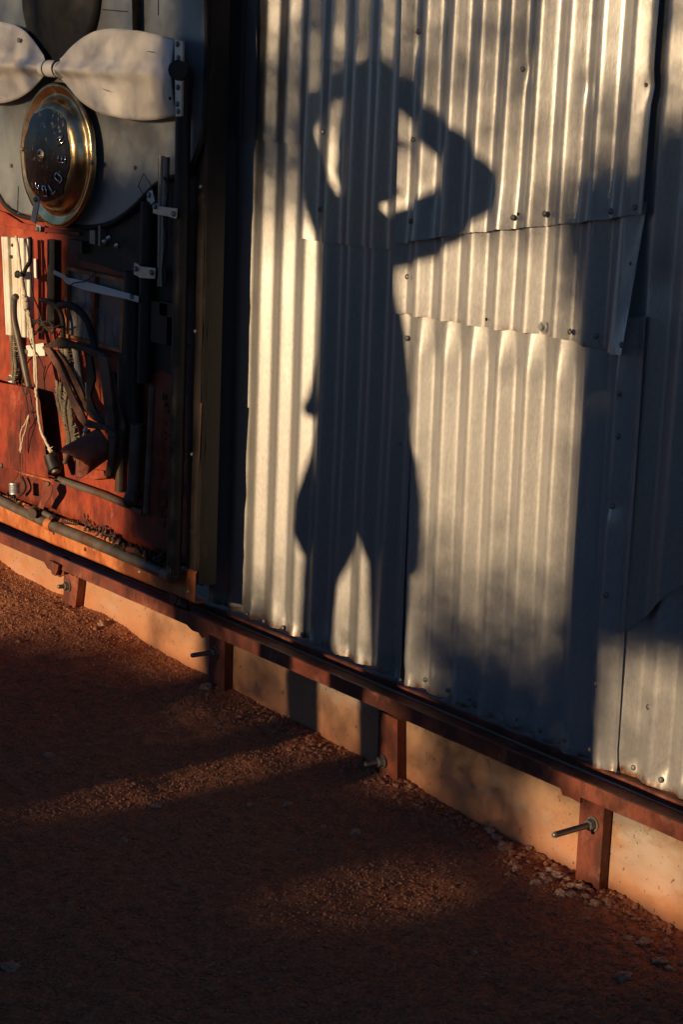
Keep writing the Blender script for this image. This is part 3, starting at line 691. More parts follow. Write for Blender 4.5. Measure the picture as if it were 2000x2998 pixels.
for (a, b2) in (((375, 206), (368, 212)), ((225, 196), (219, 200)), ((368, 212), (370, 220)), ((60, 200), (74, 204)), ((300, 260), (318, 268)), ((430, 150), (452, 153))):
    p, q = P(*a, YB - .0145), P(*b2, YB - .0145); mesh('scratch', *g_tube([p, q], .0007, 5), M['rubber'], rb if a[0] > 150 else lb)
# hubcap
hc = P(172, 455, YG - .02); HR = .1665
hub = tag(empty('wheel_hubcap', hc), 'golden-reflecting chrome hubcap with raised chrome letters, bolted below the white blades', 'hubcap')
prof = [(HR, 0), (HR * 1.0, .006), (HR * .985, .011), (HR * .94, .012), (HR * .86, .003), (HR * .80, .005), (HR * .765, .016), (HR * .72, .026), (HR * .66, .031), (HR * .56, .034), (HR * .40, .040), (HR * .2, .045), (HR * .02, .046)]
V, F = g_lathe(hc, prof, 72)
for i, q in enumerate(V):
    a = math.atan2(q.z - hc.z, q.x - hc.x); q.y += .0018 * ns(math.cos(a) * 3, math.sin(a) * 3, i * .0005) + .0012 * ns(q.x * 45, q.z * 45, 2); 
disc = mesh('dish', V, F, M['gold'], hub, smooth=True, sharp=70)
# glossy black centre, irregular outline
n = 60; V, F = [], []
for k in range(10):
    for i in range(n):
        a = 2 * PI * i / n; r = HR * (.64 + .07 * ns(math.cos(a) * 2, math.sin(a) * 2, 1) + .05 * ns(math.cos(a) * 5, math.sin(a) * 5, 3)) * (k + .15) / 9.15
        rr = r / HR; h = np.interp(rr, [0, .2, .4, .56, .66, .72, .765, .8], [.046, .045, .040, .034, .031, .026, .016, .006]) + .0018
        V.append((hc.x + r * math.cos(a), hc.y - h - .0008 * ns(math.cos(a) * 4 * rr * 2, math.sin(a) * 4 * rr * 2, 9), hc.z + r * math.sin(a)))
for k in range(9):
    for i in range(n):
        i2 = (i + 1) % n; F.append((k * n + i, (k + 1) * n + i, (k + 1) * n + i2, k * n + i2))
F.append(tuple(range(n))[::-1])
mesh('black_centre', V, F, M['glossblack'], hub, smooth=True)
mesh('centre_boss', *g_lathe(hc + Vector((0, -.044, 0)), [(.016, 0), (.015, .006), (.010, .008), (.008, .004)], 20), M['gold'], hub, smooth=True, sharp=40)
def stroke_letter(ch):
    W, H = .5, 1.0
    return {'H': [((-W, 0), (-W, 2 * H)), ((W, 0), (W, 2 * H)), ((-W, H), (W, H))], 'O': [((-W, 0), (-W, 2 * H)), ((W, 0), (W, 2 * H)), ((-W, 0), (W, 0)), ((-W, 2 * H), (W, 2 * H))],
            'L': [((-W, 0), (-W, 2 * H)), ((-W, 0), (W, 0))], 'D': [((-W, 0), (-W, 2 * H)), ((-W, 0), (W * .6, 0)), ((-W, 2 * H), (W * .6, 2 * H)), ((W * .6, 0), (W, .3)), ((W, .3), (W, 1.7)), ((W, 1.7), (W * .6, 2 * H))],
            'E': [((-W, 0), (-W, 2 * H)), ((-W, 0), (W, 0)), ((-W, H), (W * .8, H)), ((-W, 2 * H), (W, 2 * H))], 'N': [((-W, 0), (-W, 2 * H)), ((W, 0), (W, 2 * H)), ((-W, 2 * H), (W, 0))]}[ch]
for ch, ang in zip('HOLDEN', (-112, -87, -62, -35, -3, 27)):
    a = math.radians(ang); er = Vector((math.cos(a), 0, math.sin(a))); et = Vector((-math.sin(a), 0, math.cos(a))); parts = []
    base = hc + er * HR * .56 + Vector((0, -.0375, 0))     # foot of the letter faces outward
    for (x0, y0), (x1, y1) in stroke_letter(ch):
        s = .0108
        hh = lambda yy: -(np.interp(.56 - yy * s * 1.05 / HR, [0, .2, .4, .56, .66], [.046, .045, .040, .034, .031]) + .0036)
        p = base + et * x0 * s * 1.35 - er * y0 * s * 1.05; q = base + et * x1 * s * 1.35 - er * y1 * s * 1.05
        p.y = hc.y + hh(y0); q.y = hc.y + hh(y1)
        parts.append(g_tube([p, q], .0021, 6))
    mesh('letter', *join(parts), M['chrome'], hub, smooth=True)
for px, py in [(66, 437), (269, 476)]: boss(hub, px, py, hc.y - .013, .0055, .006, 'bolt', 'bolt_head', 8, True)

# picture frame pair
YF = YD - .030
pfm = tag(empty('picture_frame', P(270, 1000, YF)), 'double red frame with two faded line drawings under a white strap', 'picture frame')
def bar(pts, y=YF, th=.012, mat='rust_light'): return mesh('frame_bar', *g_prism(ppoly(pts, y), y, th), M[mat], pfm)
bar([(191, 779), (198, 781), (192, 990), (185, 987)]); bar([(198, 781), (365, 818), (365, 829), (198, 791)], YF + .001); bar([(357, 829), (366, 829), (355, 1034), (348, 1032)])
bar([(192, 978), (348, 1022), (348, 1032), (192, 990)], YF + .001); bar([(268, 806), (277, 808), (271, 1002), (262, 1000)], YF - .001)
m, nt2, b = newmat('faded_print')
n1 = tex(nt2, 14, 5, .6); wv = nt2.nodes.new('ShaderNodeTexWave'); wv.inputs['Scale'].default_value = 9; wv.inputs['Distortion'].default_value = 14; wv.inputs['Detail'].default_value = 2
gg = nt2.nodes.new('ShaderNodeNewGeometry'); nt2.links.new(gg.outputs['Position'], wv.inputs['Vector'])
cc = ramp(nt2, wv.outputs[0], [(.0, g3(.05)), (.10, g3(.20)), (1, g3(.24))]).outputs[0]
cc = mix(nt2, ramp(nt2, n1.outputs[0], [(.42, g3(0)), (.55, g3(1))]).outputs[0], cc, (.13, .12, .11))
nt2.links.new(cc, b.inputs['Base Color']); b.inputs['Roughness'].default_value = .35; M['print'] = m
mesh('print', *g_prism(ppoly([(197, 788), (269, 804), (263, 999), (191, 979)], YF + .009), YF + .009, .003), m, pfm)
mesh('print', *g_prism(ppoly([(276, 806), (358, 826), (349, 1024), (270, 1000)], YF + .009), YF + .009, .003), m, pfm)
so = strap([(155, 790), (188, 806), (192, 812), (240, 822), (300, 838), (370, 858), (404, 868), (403, 886), (368, 876), (300, 862), (240, 848), (192, 830), (180, 815), (154, 803)], YF - .012, .003, 'white', bolts=((386, 868),), label='long slanting white strap across the picture frames')

# fluted white panel
YW = YD - .040
wp = tag(empty('fluted_panel', P(50, 990, YW)), 'bright white fluted plastic strip panel lit by the sun at the left', 'panel')
xsA = [(2, 10), (10, 22), (22, 47), (47, 54), (54, 66), (66, 74), (74, 84)]
for k, (a, b2) in enumerate([(1, 6), (6.5, 19), (20, 46), (47, 54), (55, 66), (67, 73), (74, 83)]):
    dx = 15 if k < 3 else 0
    top = [(a, 692 + a * .06), (b2, 692 + b2 * .06)]; sh = 12
    bota = a * .86 + 14; botb = b2 * .86 + 14
    y = YW - (.010 if k in (1, 4) else .004 if k == 6 else 0)
    o = mesh('flute', *g_prism(ppoly([(a, 692 + a * .08), (b2, 692 + b2 * .08), (botb, 981 + b2 * .12), (bota, 981 + a * .12)], y), y, .014), M['whitepl'], wp); bevel(o, .003, 3)
for px, py in [(34, 718), (33, 752)]: boss(wp, px, py, YW - .001, .0045, .0006, 'black', 'hole', 10)

def hang(name, pts, r, mat, y, label, cat, k=5, n=8, group=None):
    pp = [P(p[0], p[1], p[2] if len(p) > 2 else y) for p in pts]; pl = smooth_path(pp, k)
    return tag(mesh(name, *g_tube(pl, r, n), M[mat], smooth=True), label, cat, group)
# rope bundle
rp = tag(empty('frayed_rope', P(85, 1100, YW - .03)), 'pale frayed rope bundle hanging in front of the white panel', 'rope')
def strand(pts, r, mat='rope', y=YW - .03, jit=.0, name='strand', k=6):
    pl = smooth_path([P(a, b, y) for a, b in pts], k); pl = [p + Vector((random.gauss(0, jit), random.gauss(0, jit), 0)) for p in pl]
    return mesh(name, *g_tube(pl, r, 6), M[mat], rp, smooth=True)
strand([(86, 695), (87, 760), (75, 785), (68, 800)], .0050, 'black', jit=.0006); strand([(46, 690), (56, 760), (64, 830)], .0035, 'rope', jit=.0003)
strand([(62, 808), (66, 840), (72, 866), (74, 890)], .0055, jit=.0007); strand([(58, 800), (52, 800), (48, 805), (54, 806), (66, 802)], .0075, 'black', jit=.001)
strand([(70, 866), (76, 890), (78, 905)], .0085, jit=.0012)
for q in range(7):
    dx = random.uniform(-4, 4); strand([(74 + dx, 895), (82 + dx * 1.5, 940), (88 + dx * .6, 985), (92, 1005)], .0016, jit=.0008)
strand([(92, 960), (98, 1010), (100, 1060), (102, 1120), (104, 1150)], .0034, jit=.0005); strand([(96, 1000), (105, 1060), (107, 1140)], .0024, jit=.0005)
strand([(104, 1145), (108, 1180), (114, 1230), (122, 1270), (132, 1290), (142, 1312), (148, 1325)], .0038, jit=.0008)
for q in range(8):
    dx, dy = random.uniform(-10, 10), random.uniform(-14, 2); strand([(144, 1310), (146 + dx * .5, 1316 + dy * .4), (148 + dx, 1320 + dy)], .0010, jit=.0004, k=3)
strand([(84, 1215), (72, 1240), (60, 1265), (57, 1320)], .0018, jit=.0006); strand([(84, 1215), (76, 1250), (64, 1290), (58, 1325)], .0018, jit=.0006)
# black wires tangled
wr = tag(empty('tangled_wire', P(140, 960, YW - .02)), 'tangle of thin black wire looping beside the white panel', 'wire')
def wire(pts, r=.0014, y=YW - .022): mesh('loop', *g_tube(smooth_path([P(a, b, y) for a, b in pts], 6), r, 5), M['wire'], wr, smooth=True)
wire([(88, 800), (94, 860), (110, 900), (125, 950), (150, 975), (155, 960), (140, 940), (120, 950), (100, 980), (96, 960), (110, 940), (135, 960), (160, 958), (178, 950)], .0022)
wire([(92, 930), (110, 948), (128, 955), (120, 972), (98, 968), (94, 950), (116, 935), (150, 978)], .0016)
wire([(82, 960), (88, 1010), (110, 1040), (128, 1080), (132, 1070), (126, 1100), (130, 1140)], .0018); wire([(100, 1040), (80, 1060), (68, 1090), (64, 1130), (74, 1160), (80, 1200), (86, 1240)], .0018)
wire([(86, 1140), (90, 1180), (96, 1200), (75, 1208)], .0014); wire([(60, 1200), (58, 1270), (58, 1330), (60, 1390), (70, 1412)], .0010)
wire([(205, 880), (205, 850), (212, 830), (250, 822), (278, 800)], .0016, YF - .02)
# hooked tube
hang('bent_tube', [(46, 868), (40, 880), (40, 930), (50, 980), (64, 1040), (74, 1090), (84, 1135)], .0085, 'pipe', YW - .045, 'dark curved tube hooked at the top beside the rope', 'tube')
hang('curved_hose', [(118, 878), (140, 882), (162, 895), (176, 915), (184, 950), (184, 1000)], .0060, 'rubber', YD - .045, 'thin dark hose arching left of the picture frame', 'hose')
hang('curved_hose', [(172, 895), (200, 892), (225, 905), (248, 930), (262, 960), (274, 1005), (280, 1040)], .0085, 'rubber', YF - .02, 'thick black hose arching across the picture frame', 'hose')
# serrated strips of tyre tread
def tread(path, wd, y, label, cat='tyre strip', tooth=.0035, n=46):
    th = tag(empty('tyre_strip', P(*path[len(path) // 2], y)), label, cat)
    pl = smooth_path([P(a, b, y) for a, b in path], 10); V, F = [], []
    N = len(pl)
    for i, p in enumerate(pl):
        t = (pl[min(i + 1, N - 1)] - pl[max(i - 1, 0)]).normalized(); s = Vector((t.z, 0, -t.x)); ww = wd * (1 + .25 * ns(i * .15, 1, 1)); tw = .006 * math.sin(i * .12)
        V += [p - s * ww + Vector((0, tw, 0)), p + Vector((0, -.003, 0)), p + s * ww - Vector((0, tw, 0))]
    for i in range(N - 1):
        a = i * 3; F += [(a, a + 1, a + 4, a + 3), (a + 1, a + 2, a + 5, a + 4)]
    o = mesh('casing', V, F, M['tread'], th); so = o.modifiers.new('t', 'SOLIDIFY'); so.thickness = .005
    parts = []
    for k in range(n):
        i = int(k / n * (N - 1)); p = pl[i]; t = (pl[min(i + 1, N - 1)] - pl[max(i - 1, 0)]).normalized(); s = Vector((t.z, 0, -t.x))
        for sg in (-1, 1):
            a = p + s * wd * .35 * sg + Vector((0, -.005, 0)); b2 = p + s * (wd * random.uniform(.95, 1.35)) * sg + Vector((0, -.006, 0)) - t * .004 * random.uniform(-.5, 1.5)
            parts.append(g_tube([a, b2], tooth * .5, 4))
    q = mesh('tread_ribs', *join(parts), M['rubber'] if random.random() < 0 else M['tread'], th); q['kind'] = 'stuff'
    return th
tread([(40, 985), (42, 1040), (45, 1075), (40, 1118)], .010, YD - .030, 'short serrated tyre strip hanging under the white panel')
tread([(52, 985), (50, 1040), (54, 1080), (44, 1122)], .009, YD - .014, 'narrow toothed rubber strip behind the curved tube')
tread([(190, 1005), (196, 1050), (204, 1100), (206, 1150), (200, 1195), (204, 1235), (213, 1275), (215, 1300)], .020, YD - .028, 'long shredded tyre strip hanging beneath the red frame', n=80)
tread([(176, 1120), (176, 1160), (182, 1190), (192, 1215)], .011, YD - .018, 'pale shredded tyre carcass left of the brown straps')
hang('bent_tube', [(196, 1290), (198, 1320), (192, 1345), (188, 1355)], .0055, 'pipe', YD - .03, 'short brown tube end below the shredded tyre', 'tube')
tag(mesh('canvas_strip', *g_prism(ppoly([(208, 1020), (226, 1028), (232, 1080), (236, 1120), (247, 1150), (243, 1152), (230, 1122), (214, 1100), (216, 1060)], YD - .03), YD - .03, .003), M['rope']), 'torn beige canvas strip beside the tyre strip', 'canvas strip')
# leather harness straps
hs_ = tag(empty('leather_harness', P(250, 1300, YD - .05)), 'old brown harness of straps folded over a pointed top', 'harness')
def band(pts, y, name='leather_strap', mat='leather', th=.006): 
    o = mesh(name, *g_prism(ppoly(pts, y), y, th), M[mat], hs_); bevel(o, .0015, 2); return o
band([(120, 1016), (170, 988), (205, 1005), (250, 1015), (300, 1035), (310, 1048), (280, 1046), (245, 1030), (190, 1016), (160, 1018)], YD - .062, mat='darkrust', th=.02)
band([(120, 1016), (140, 1014), (170, 1060), (190, 1105), (205, 1140), (222, 1175), (240, 1205), (251, 1232), (245, 1250), (228, 1230), (210, 1195), (185, 1130), (165, 1085), (145, 1052)], YD - .058)
band([(146, 1022), (162, 1024), (190, 1058), (220, 1105), (240, 1150), (250, 1190), (244, 1205), (228, 1170), (206, 1128), (176, 1078), (150, 1040)], YD - .044)
band([(252, 1040), (266, 1044), (276, 1110), (262, 1160), (275, 1195), (300, 1230), (306, 1240), (280, 1225), (252, 1200), (250, 1150)], YD - .05, mat='black')
band([(284, 1038), (312, 1048), (322, 1130), (332, 1230), (334, 1270), (306, 1268), (302, 1180), (292, 1100)], YD - .066, mat='leather')
band([(312, 1052), (330, 1110), (345, 1180), (362, 1245), (360, 1262), (340, 1262), (326, 1200), (318, 1120)], YD - .052)
band([(236, 1170), (242, 1168), (256, 1185), (300, 1215), (306, 1232), (300, 1245), (270, 1230), (246, 1205)], YD - .048, mat='leather')
band([(252, 1228), (306, 1246), (334, 1266), (338, 1280), (318, 1280), (305, 1260), (250, 1252)], YD - .070)
band([(318, 1268), (337, 1272), (334, 1300), (326, 1360), (322, 1392), (308, 1400), (306, 1386), (316, 1330)], YD - .064)
band([(340, 1280), (352, 1285), (350, 1320), (338, 1370), (330, 1404), (322, 1396), (330, 1350)], YD - .050)
band([(236, 1290), (248, 1240), (252, 1210), (250, 1165), (247, 1120), (251, 1120), (255, 1200), (252, 1260)], YD - .04, mat='bolt', th=.002, name='chain')
band([(222, 1368), (300, 1378), (318, 1400), (270, 1404), (232, 1400), (228, 1390)], YD - .02, mat='rust', name='torn_flap', th=.004)
boss(hs_, 250, 1260, YD - .078, .0075, .006, 'zinc', 'stud', 12, True)
# rusty cup
cup = tag(empty('rusty_cup', P(260, 1370, YD - .09)), 'torn rusty cup-shaped scoop hanging below the straps', 'scoop')
cc0 = P(268, 1318, YD - .075); ax = Vector((-.28, -.80, -.52)).normalized()
V, F = [], []; n = 40; s_ = ax.orthogonal().normalized(); t_ = ax.cross(s_)
for k in range(9):
    for i in range(n):
        a = 2 * PI * i / n; h = (k / 8) * .085 + (.014 * math.sin(a * 2 + .6) + .008 * ns(math.cos(a) * 3, math.sin(a) * 3, 2)) * (k / 8); r = .036 + .006 * k / 8
        V.append(cc0 - ax * .04 + ax * h + (s_ * math.cos(a) + t_ * math.sin(a)) * r)
for k in range(8):
    for i in range(n): i2 = (i + 1) % n; F.append((k * n + i, k * n + i2, (k + 1) * n + i2, (k + 1) * n + i))
F.append(tuple(range(n))[::-1])
o = mesh('scoop_body', V, F, M['rust_beam'], cup, smooth=True, sharp=60); so = o.modifiers.new('t', 'SOLIDIFY'); so.thickness = .003
mesh('scoop_lug', *g_prism(ppoly([(246, 1256), (258, 1258), (256, 1285), (244, 1283)], YD - .074), YD - .074, .006), M['rust_beam'], cup)
# small motor and tin can
mo = tag(empty('small_motor', P(158, 1385, YD - .05)), 'small black cylindrical motor hanging at the rope end', 'motor')
mesh('casing', *g_tube([P(148, 1332, YD - .05), P(152, 1350, YD - .05), P(162, 1376, YD - .05)], .0175, 20), M['black'], mo, smooth=True, sharp=40)
mesh('end_cap', *g_tube([P(162, 1377, YD - .05), P(164, 1384, YD - .05)], .0110, 16), M['pipe'], mo, smooth=True, sharp=40)
mesh('terminals', *join([g_tube([P(144 + i * 4, 1333, YD - .052 + (i % 2) * .01), P(141 + i * 5, 1322 + (i % 3) * 3, YD - .055)], .0022, 6) for i in range(5)]), M['black'], mo)
cn = tag(empty('tin_can', P(42, 1448, YD - .062)), 'tiny dented tin can hanging on a wire near the door foot', 'can')
p0, p1_ = P(41, 1413, YD - .062), P(43, 1446, YD - .062); pts = []; rs = []
for k in range(22):
    pts.append(p0.lerp(p1_, k / 21)); rs.append(.0138 + (.0007 * math.sin(k * 2.1) if 3 < k < 19 else .0006))
mesh('can_body', *g_tube(pts, rs, 18), M['zinc'], cn, smooth=True, sharp=60)
mesh('can_wire', *g_tube(smooth_path([P(34, 1412, YD - .062), P(52, 1388, YD - .058), P(56, 1330, YD - .056)], 5), .0008, 5), M['wire'], cn)
hang('bent_tube', [(62, 1396), (70, 1414), (72, 1430), (66, 1442), (58, 1450)], .0042, 'darkrust', YD - .02, 'short rusty hook beside the tin can', 'hook')

# ------------------------------------------------------------------ loose stones
STM = []
for i in range(5):
    v, f = SHP[i]; me = bpy.data.meshes.new('stone'); bm = bmesh.new(); bmesh.ops.create_icosphere(bm, subdivisions=3, radius=1)
    for q in bm.verts:
        k = 1 + .6 * noise.noise(q.co * 1.3 + Vector((i * 5.3, 0, 0))) + .35 * noise.noise(q.co * 3.2 + Vector((0, i * 3.3, 0))) + .16 * noise.noise(q.co * 8); q.co = Vector((q.co.x * k * 1.2, q.co.y * k, q.co.z * k * .62))
    bm.to_mesh(me); bm.free(); me.materials.append(M['stone']); STM.append(me)
def G(px, py):
    d = RM @ np.array([px - CX, py - CY, FPX]); t = (-1.497 - .0408 * CAM[0] - CAM[2]) / (d[2] + .0408 * d[0]); p = CAM + t * d; return Vector((p[0], p[1], ground_z(p[0], p[1])))
named = [((142, 2232), .0085, 'small pointed reddish stone alone on the gravel at far left'), ((603, 2022), .013, 'flat grey stone lying close to the second rail leg'), ((362, 2464), .007, 'grey round stone in the shadow on the open gravel'),
         ((456, 2370), .0075, 'pale stone at the edge of the sunlit gravel strip'), ((840, 2362), .008, 'pale upright pebble right of the sunlit strip'), ((30, 2828), .011, 'dark blue-grey stone near the bottom left corner'), ((1040, 2432), .010, 'flat grey pebble in front of the third rail leg'),
         ((295, 1850), .010, 'pale chip of rock near the concrete at upper left')]
for k, ((px, py), s, lab) in enumerate(named):
    o = bpy.data.objects.new('stone', STM[k % 5]); put(o); o.location = G(px, py) + Vector((0, 0, s * .3)); o.scale = (s, s, s); o.rotation_euler = (0, 0, k * 1.3); tag(o, lab, 'stone')
for k, (px, py) in enumerate([(1500, 2545), (1515, 2562), (1590, 2580), (1600, 2600), (1620, 2570), (1632, 2585), (1640, 2640), (1668, 2640), (1675, 2615), (1700, 2620), (1715, 2645), (1740, 2665), (1660, 2590), (1440, 2440), (1455, 2462), (1475, 2490), (1345, 2400), (1780, 2660), (1840, 2750), (1885, 2760), (1935, 2810), (1960, 2830), (1990, 2700), (1570, 2608), (1550, 2500), (160, 2090), (365, 2040), (1200, 2320), (730, 2360), (900, 2200), (950, 2420), (1390, 2790), (1830, 2860)]):
    s = random.uniform(.006, .012) if px > 1400 else random.uniform(.004, .007)
    o = bpy.data.objects.new('stone', STM[k % 5]); put(o); o.location = G(px, py) + Vector((0, 0, s * .3)); o.scale = (s, s * random.uniform(.8, 1.2), s * random.uniform(.8, 1.1)); o.rotation_euler = (random.uniform(-.3, .3), 0, random.uniform(0, 6))
    tag(o, 'small rough stone lying loose on the red gravel', 'stone', 'small loose stones on the gravel')

# ------------------------------------------------------------------ person (outside the frame) whose shadow falls on the wall
PD = 2.45                                                            # metres from the wall
def S(px, py, dy=0.0):
    p = P(px, py, .0); return SH(p.x, p.z, PD - dy)
def ball(c, r, n=14):
    V, F = [], []; r = (r, r, r) if not isinstance(r, tuple) else r
    for i in range(n + 1):
        th = PI * i / n
        for k in range(n * 2): a = PI * k / n; V.append(Vector(c) + Vector((r[0] * math.sin(th) * math.cos(a), r[1] * math.sin(th) * math.sin(a), r[2] * math.cos(th))))
    for i in range(n):
        for k in range(n * 2): k2 = (k + 1) % (n * 2); F.append((i * 2 * n + k, (i + 1) * 2 * n + k, (i + 1) * 2 * n + k2, i * 2 * n + k2))
    return V, F
def limb(pts, rs, flat=1.0, steps=10):
    out = []
    for (a, ra), (b, rb) in zip(zip(pts, rs), zip(pts[1:], rs[1:])):
        for k in range(steps):
            t = k / steps; r = ra + (rb - ra) * t; out.append(ball(a.lerp(b, t), (r, r * flat, r), 7))
    out.append(ball(pts[-1], (rs[-1], rs[-1] * flat, rs[-1]), 7)); return out
def fused(name, parts, mat, parent, vox=.011, smooth_it=6):
    V, F = join(parts); o = mesh(name, V, F, mat, parent, smooth=True)
    r = o.modifiers.new('fuse', 'REMESH'); r.mode = 'VOXEL'; r.voxel_size = vox; r.use_smooth_shade = True
    s = o.modifiers.new('soft', 'SMOOTH'); s.iterations = smooth_it; s.factor = .5
    return o
gz = ground_z(-2.93, -PD)
def foot_at(x, y): return Vector((x, y, gz))
pr = tag(empty('person', (-2.93, -PD, gz)), 'person in shorts and loose shirt standing with both hands on the head', 'person')
la = Vector((-3.045, -PD + .03, gz + .09)); ra_ = Vector((-2.845, -PD - .05, gz + .09))
lk, rk = S(918, 1840, .02), S(1112, 1900, -.05)
lh, rh = S(960, 1530, .02), S(1130, 1540, -.03)
lk.z = gz + .50; lk.x = S(904, 1790).x; rk.z = gz + .50; rk.x = S(1125, 1790).x
body = []
body += limb([lh, S(922, 1680, .02), lk, Vector((lk.x + .012, lk.y - .02, gz + .36)), la], [.085, .070, .060, .056, .036]); body += limb([rh, S(1130, 1700, -.04), rk, Vector((rk.x + .006, rk.y - .02, gz + .36)), ra_], [.085, .080, .058, .056, .035])
for a, s in ((la, 1), (ra_, 1)): body += limb([a + Vector((-.03, 0, -.055)), a + Vector((.06, 0, -.06)), a + Vector((.17, .01, -.072))], [.034, .032, .018], 1.2, 5)
body += limb([S(1050, 1370), S(1050, 1200), S(1045, 1000), S(1030, 820), S(1025, 740)], [.13, .125, .112, .120, .11], .8, 6)
body += limb([S(1022, 690), S(1028, 610), S(1050, 520)], [.080, .060, .060], 1, 5)
head = [ball(S(1078, 400, 0), (.088, .078, .128), 12), ball(S(1105, 490, 0), (.066, .055, .075), 10), ball(S(1162, 425), (.026, .012, .022), 6), ball(S(1186, 427), (.020, .010, .012), 6), ball(S(1140, 490), (.036, .03, .024), 8), ball(S(1125, 540), (.042, .035, .026), 8), ball(S(1164, 566), (.026, .018, .010), 6), ball(S(1144, 350), (.036, .04, .035), 8)]
body += head + [ball(S(1060, 430, .08), (.018, .012, .03), 6), ball(S(1060, 430, -.08), (.018, .012, .03), 6)]
# arms
Rsh, Rel, Rwr = S(1130, 714, -.05), S(1393, 552, -.08), S(1205, 312, -.05)
Lsh, Lel, Lwr = S(945, 635, .05), S(880, 385, .10), S(980, 245, .05)
body += limb([Rsh, S(1230, 676, -.06), Rel], [.050, .054, .060]); body += limb([Rel, S(1332, 452, -.07), S(1262, 376, -.06), Rwr], [.058, .046, .035, .028]); body += limb([Lsh, S(897, 470, .08), Lel], [.056, .041, .037]); body += limb([Lel, S(898, 318, .08), Lwr], [.036, .032, .026])
# hands: palm with five separate bent fingers each, laid on the hair
def hand(wr, palm, tipdir, sgn):
    out = limb([wr, wr.lerp(palm, .5), palm], [.028, .030, .034], .8, 4); d = tipdir.normalized(); sd_ = Vector((0, 1, 0)) * sgn
    for k, (off, ln) in enumerate(((-.030, .060), (-.010, .072), (.010, .068), (.028, .052))):
        a = palm + sd_ * off + d * .020; b2 = a + d * ln * .55; c2 = b2 + (d + Vector((0, 0, -.55))).normalized() * ln * .5; out += limb([a, b2, c2], [.0105, .0095, .008], 1, 5)
    t0 = palm + sd_ * -.034 - d * .005; out += limb([t0, t0 + (d * .6 - sd_ * .8).normalized() * .03, t0 + (d * .9 - sd_ * .5).normalized() * .056], [.012, .011, .009], 1, 4)
    return out
body += hand(Rwr, S(1180, 275, -.05), Vector((-1, 0, .25)), -1); body += hand(Lwr, S(1030, 232, .05), Vector((1, 0, .3)), 1)
fused('body', body, M['skin'], pr, .0095)
# hair
fused('hair', [ball(S(1085, 320, 0), (.088, .092, .105), 12), ball(S(1030, 420, 0), (.066, .082, .075), 10), ball(S(1012, 498, 0), (.050, .06, .055), 8), ball(S(1085, 238, 0), (.075, .06, .038), 8)], M['hair'], pr, .01)
# shirt: torso with sleeves, open flaring hem
shirt = limb([S(1032, 745), S(1032, 765), S(1036, 860), S(1046, 1000), S(1046, 1120)], [.118, .142, .135, .138, .146], .8, 8) + [ball(S(1046, 1150), (.155, .12, .05), 8), ball(S(934, 1192), (.058, .06, .028), 8), ball(S(1105, 1190), (.08, .07, .06), 8)]
shirt += limb([Rsh, S(1230, 678, -.06), S(1308, 632, -.07)], [.056, .058, .059], 1, 8) + limb([S(1190, 728, -.06), S(1240, 722, -.06)], [.03, .022], 1, 5) + limb([Lsh, Lsh.lerp(Lel, .40)], [.060, .046], 1, 6)
def sbx(x0, x1, y0, y1, t=.06):
    a, b = S(x0, y0), S(x1, y1); return g_box(a.x, b.x, a.y - t, a.y + t, b.z, a.z)
shirt += limb([S(950, 930), S(938, 1040), S(896, 1190)], [.042, .036, .028], 1, 14) + limb([S(960, 1100), S(935, 1195)], [.04, .036], 1, 8) + [sbx(869, 960, 1180, 1230), sbx(960, 1186, 1150, 1218)]
fused('shirt', shirt, M['shirt'], pr, .012, 4)
shorts = limb([S(1050, 1260), S(1050, 1340)], [.148, .155], .8, 6) + [ball(S(1050, 1440), (.170, .13, .088), 12), ball(S(1148, 1645), (.076, .08, .03), 8), ball(S(940, 1630), (.058, .07, .03), 8)] + [ball(S(898, 1505), (.062, .09, .085), 8)] + limb([S(940, 1290), S(912, 1390), S(902, 1460)], [.048, .050, .056], 1, 10) + limb([S(1178, 1370), S(1181, 1480), S(1180, 1600)], [.048, .052, .050], 1, 6)
shorts += limb([S(940, 1480, .02), S(925, 1560, .02), S(930, 1615, .02)], [.098, .094, .072], 1, 6) + limb([S(1128, 1480, -.03), S(1130, 1590, -.03), S(1136, 1610, -.03)], [.100, .096, .088], 1, 6)
shorts += [sbx(1062, 1222, 1590, 1664, .07), sbx(846, 960, 1530, 1608, .07), sbx(866, 994, 1600, 1642, .06)]
fused('shorts', shorts, M['shorts'], pr, .012, 3)

# ------------------------------------------------------------------ gum trees and scrub opposite the wall: their crowns shade it
def sbox(u, v, u0, u1, v0, v1, su, sv):
    def st(a, lo, hi, s): return 1 / (1 + np.exp(-(a - lo) / s)) * 1 / (1 + np.exp((a - hi) / s))
    return st(u, u0, u1, su) * st(v, v0, v1, sv)
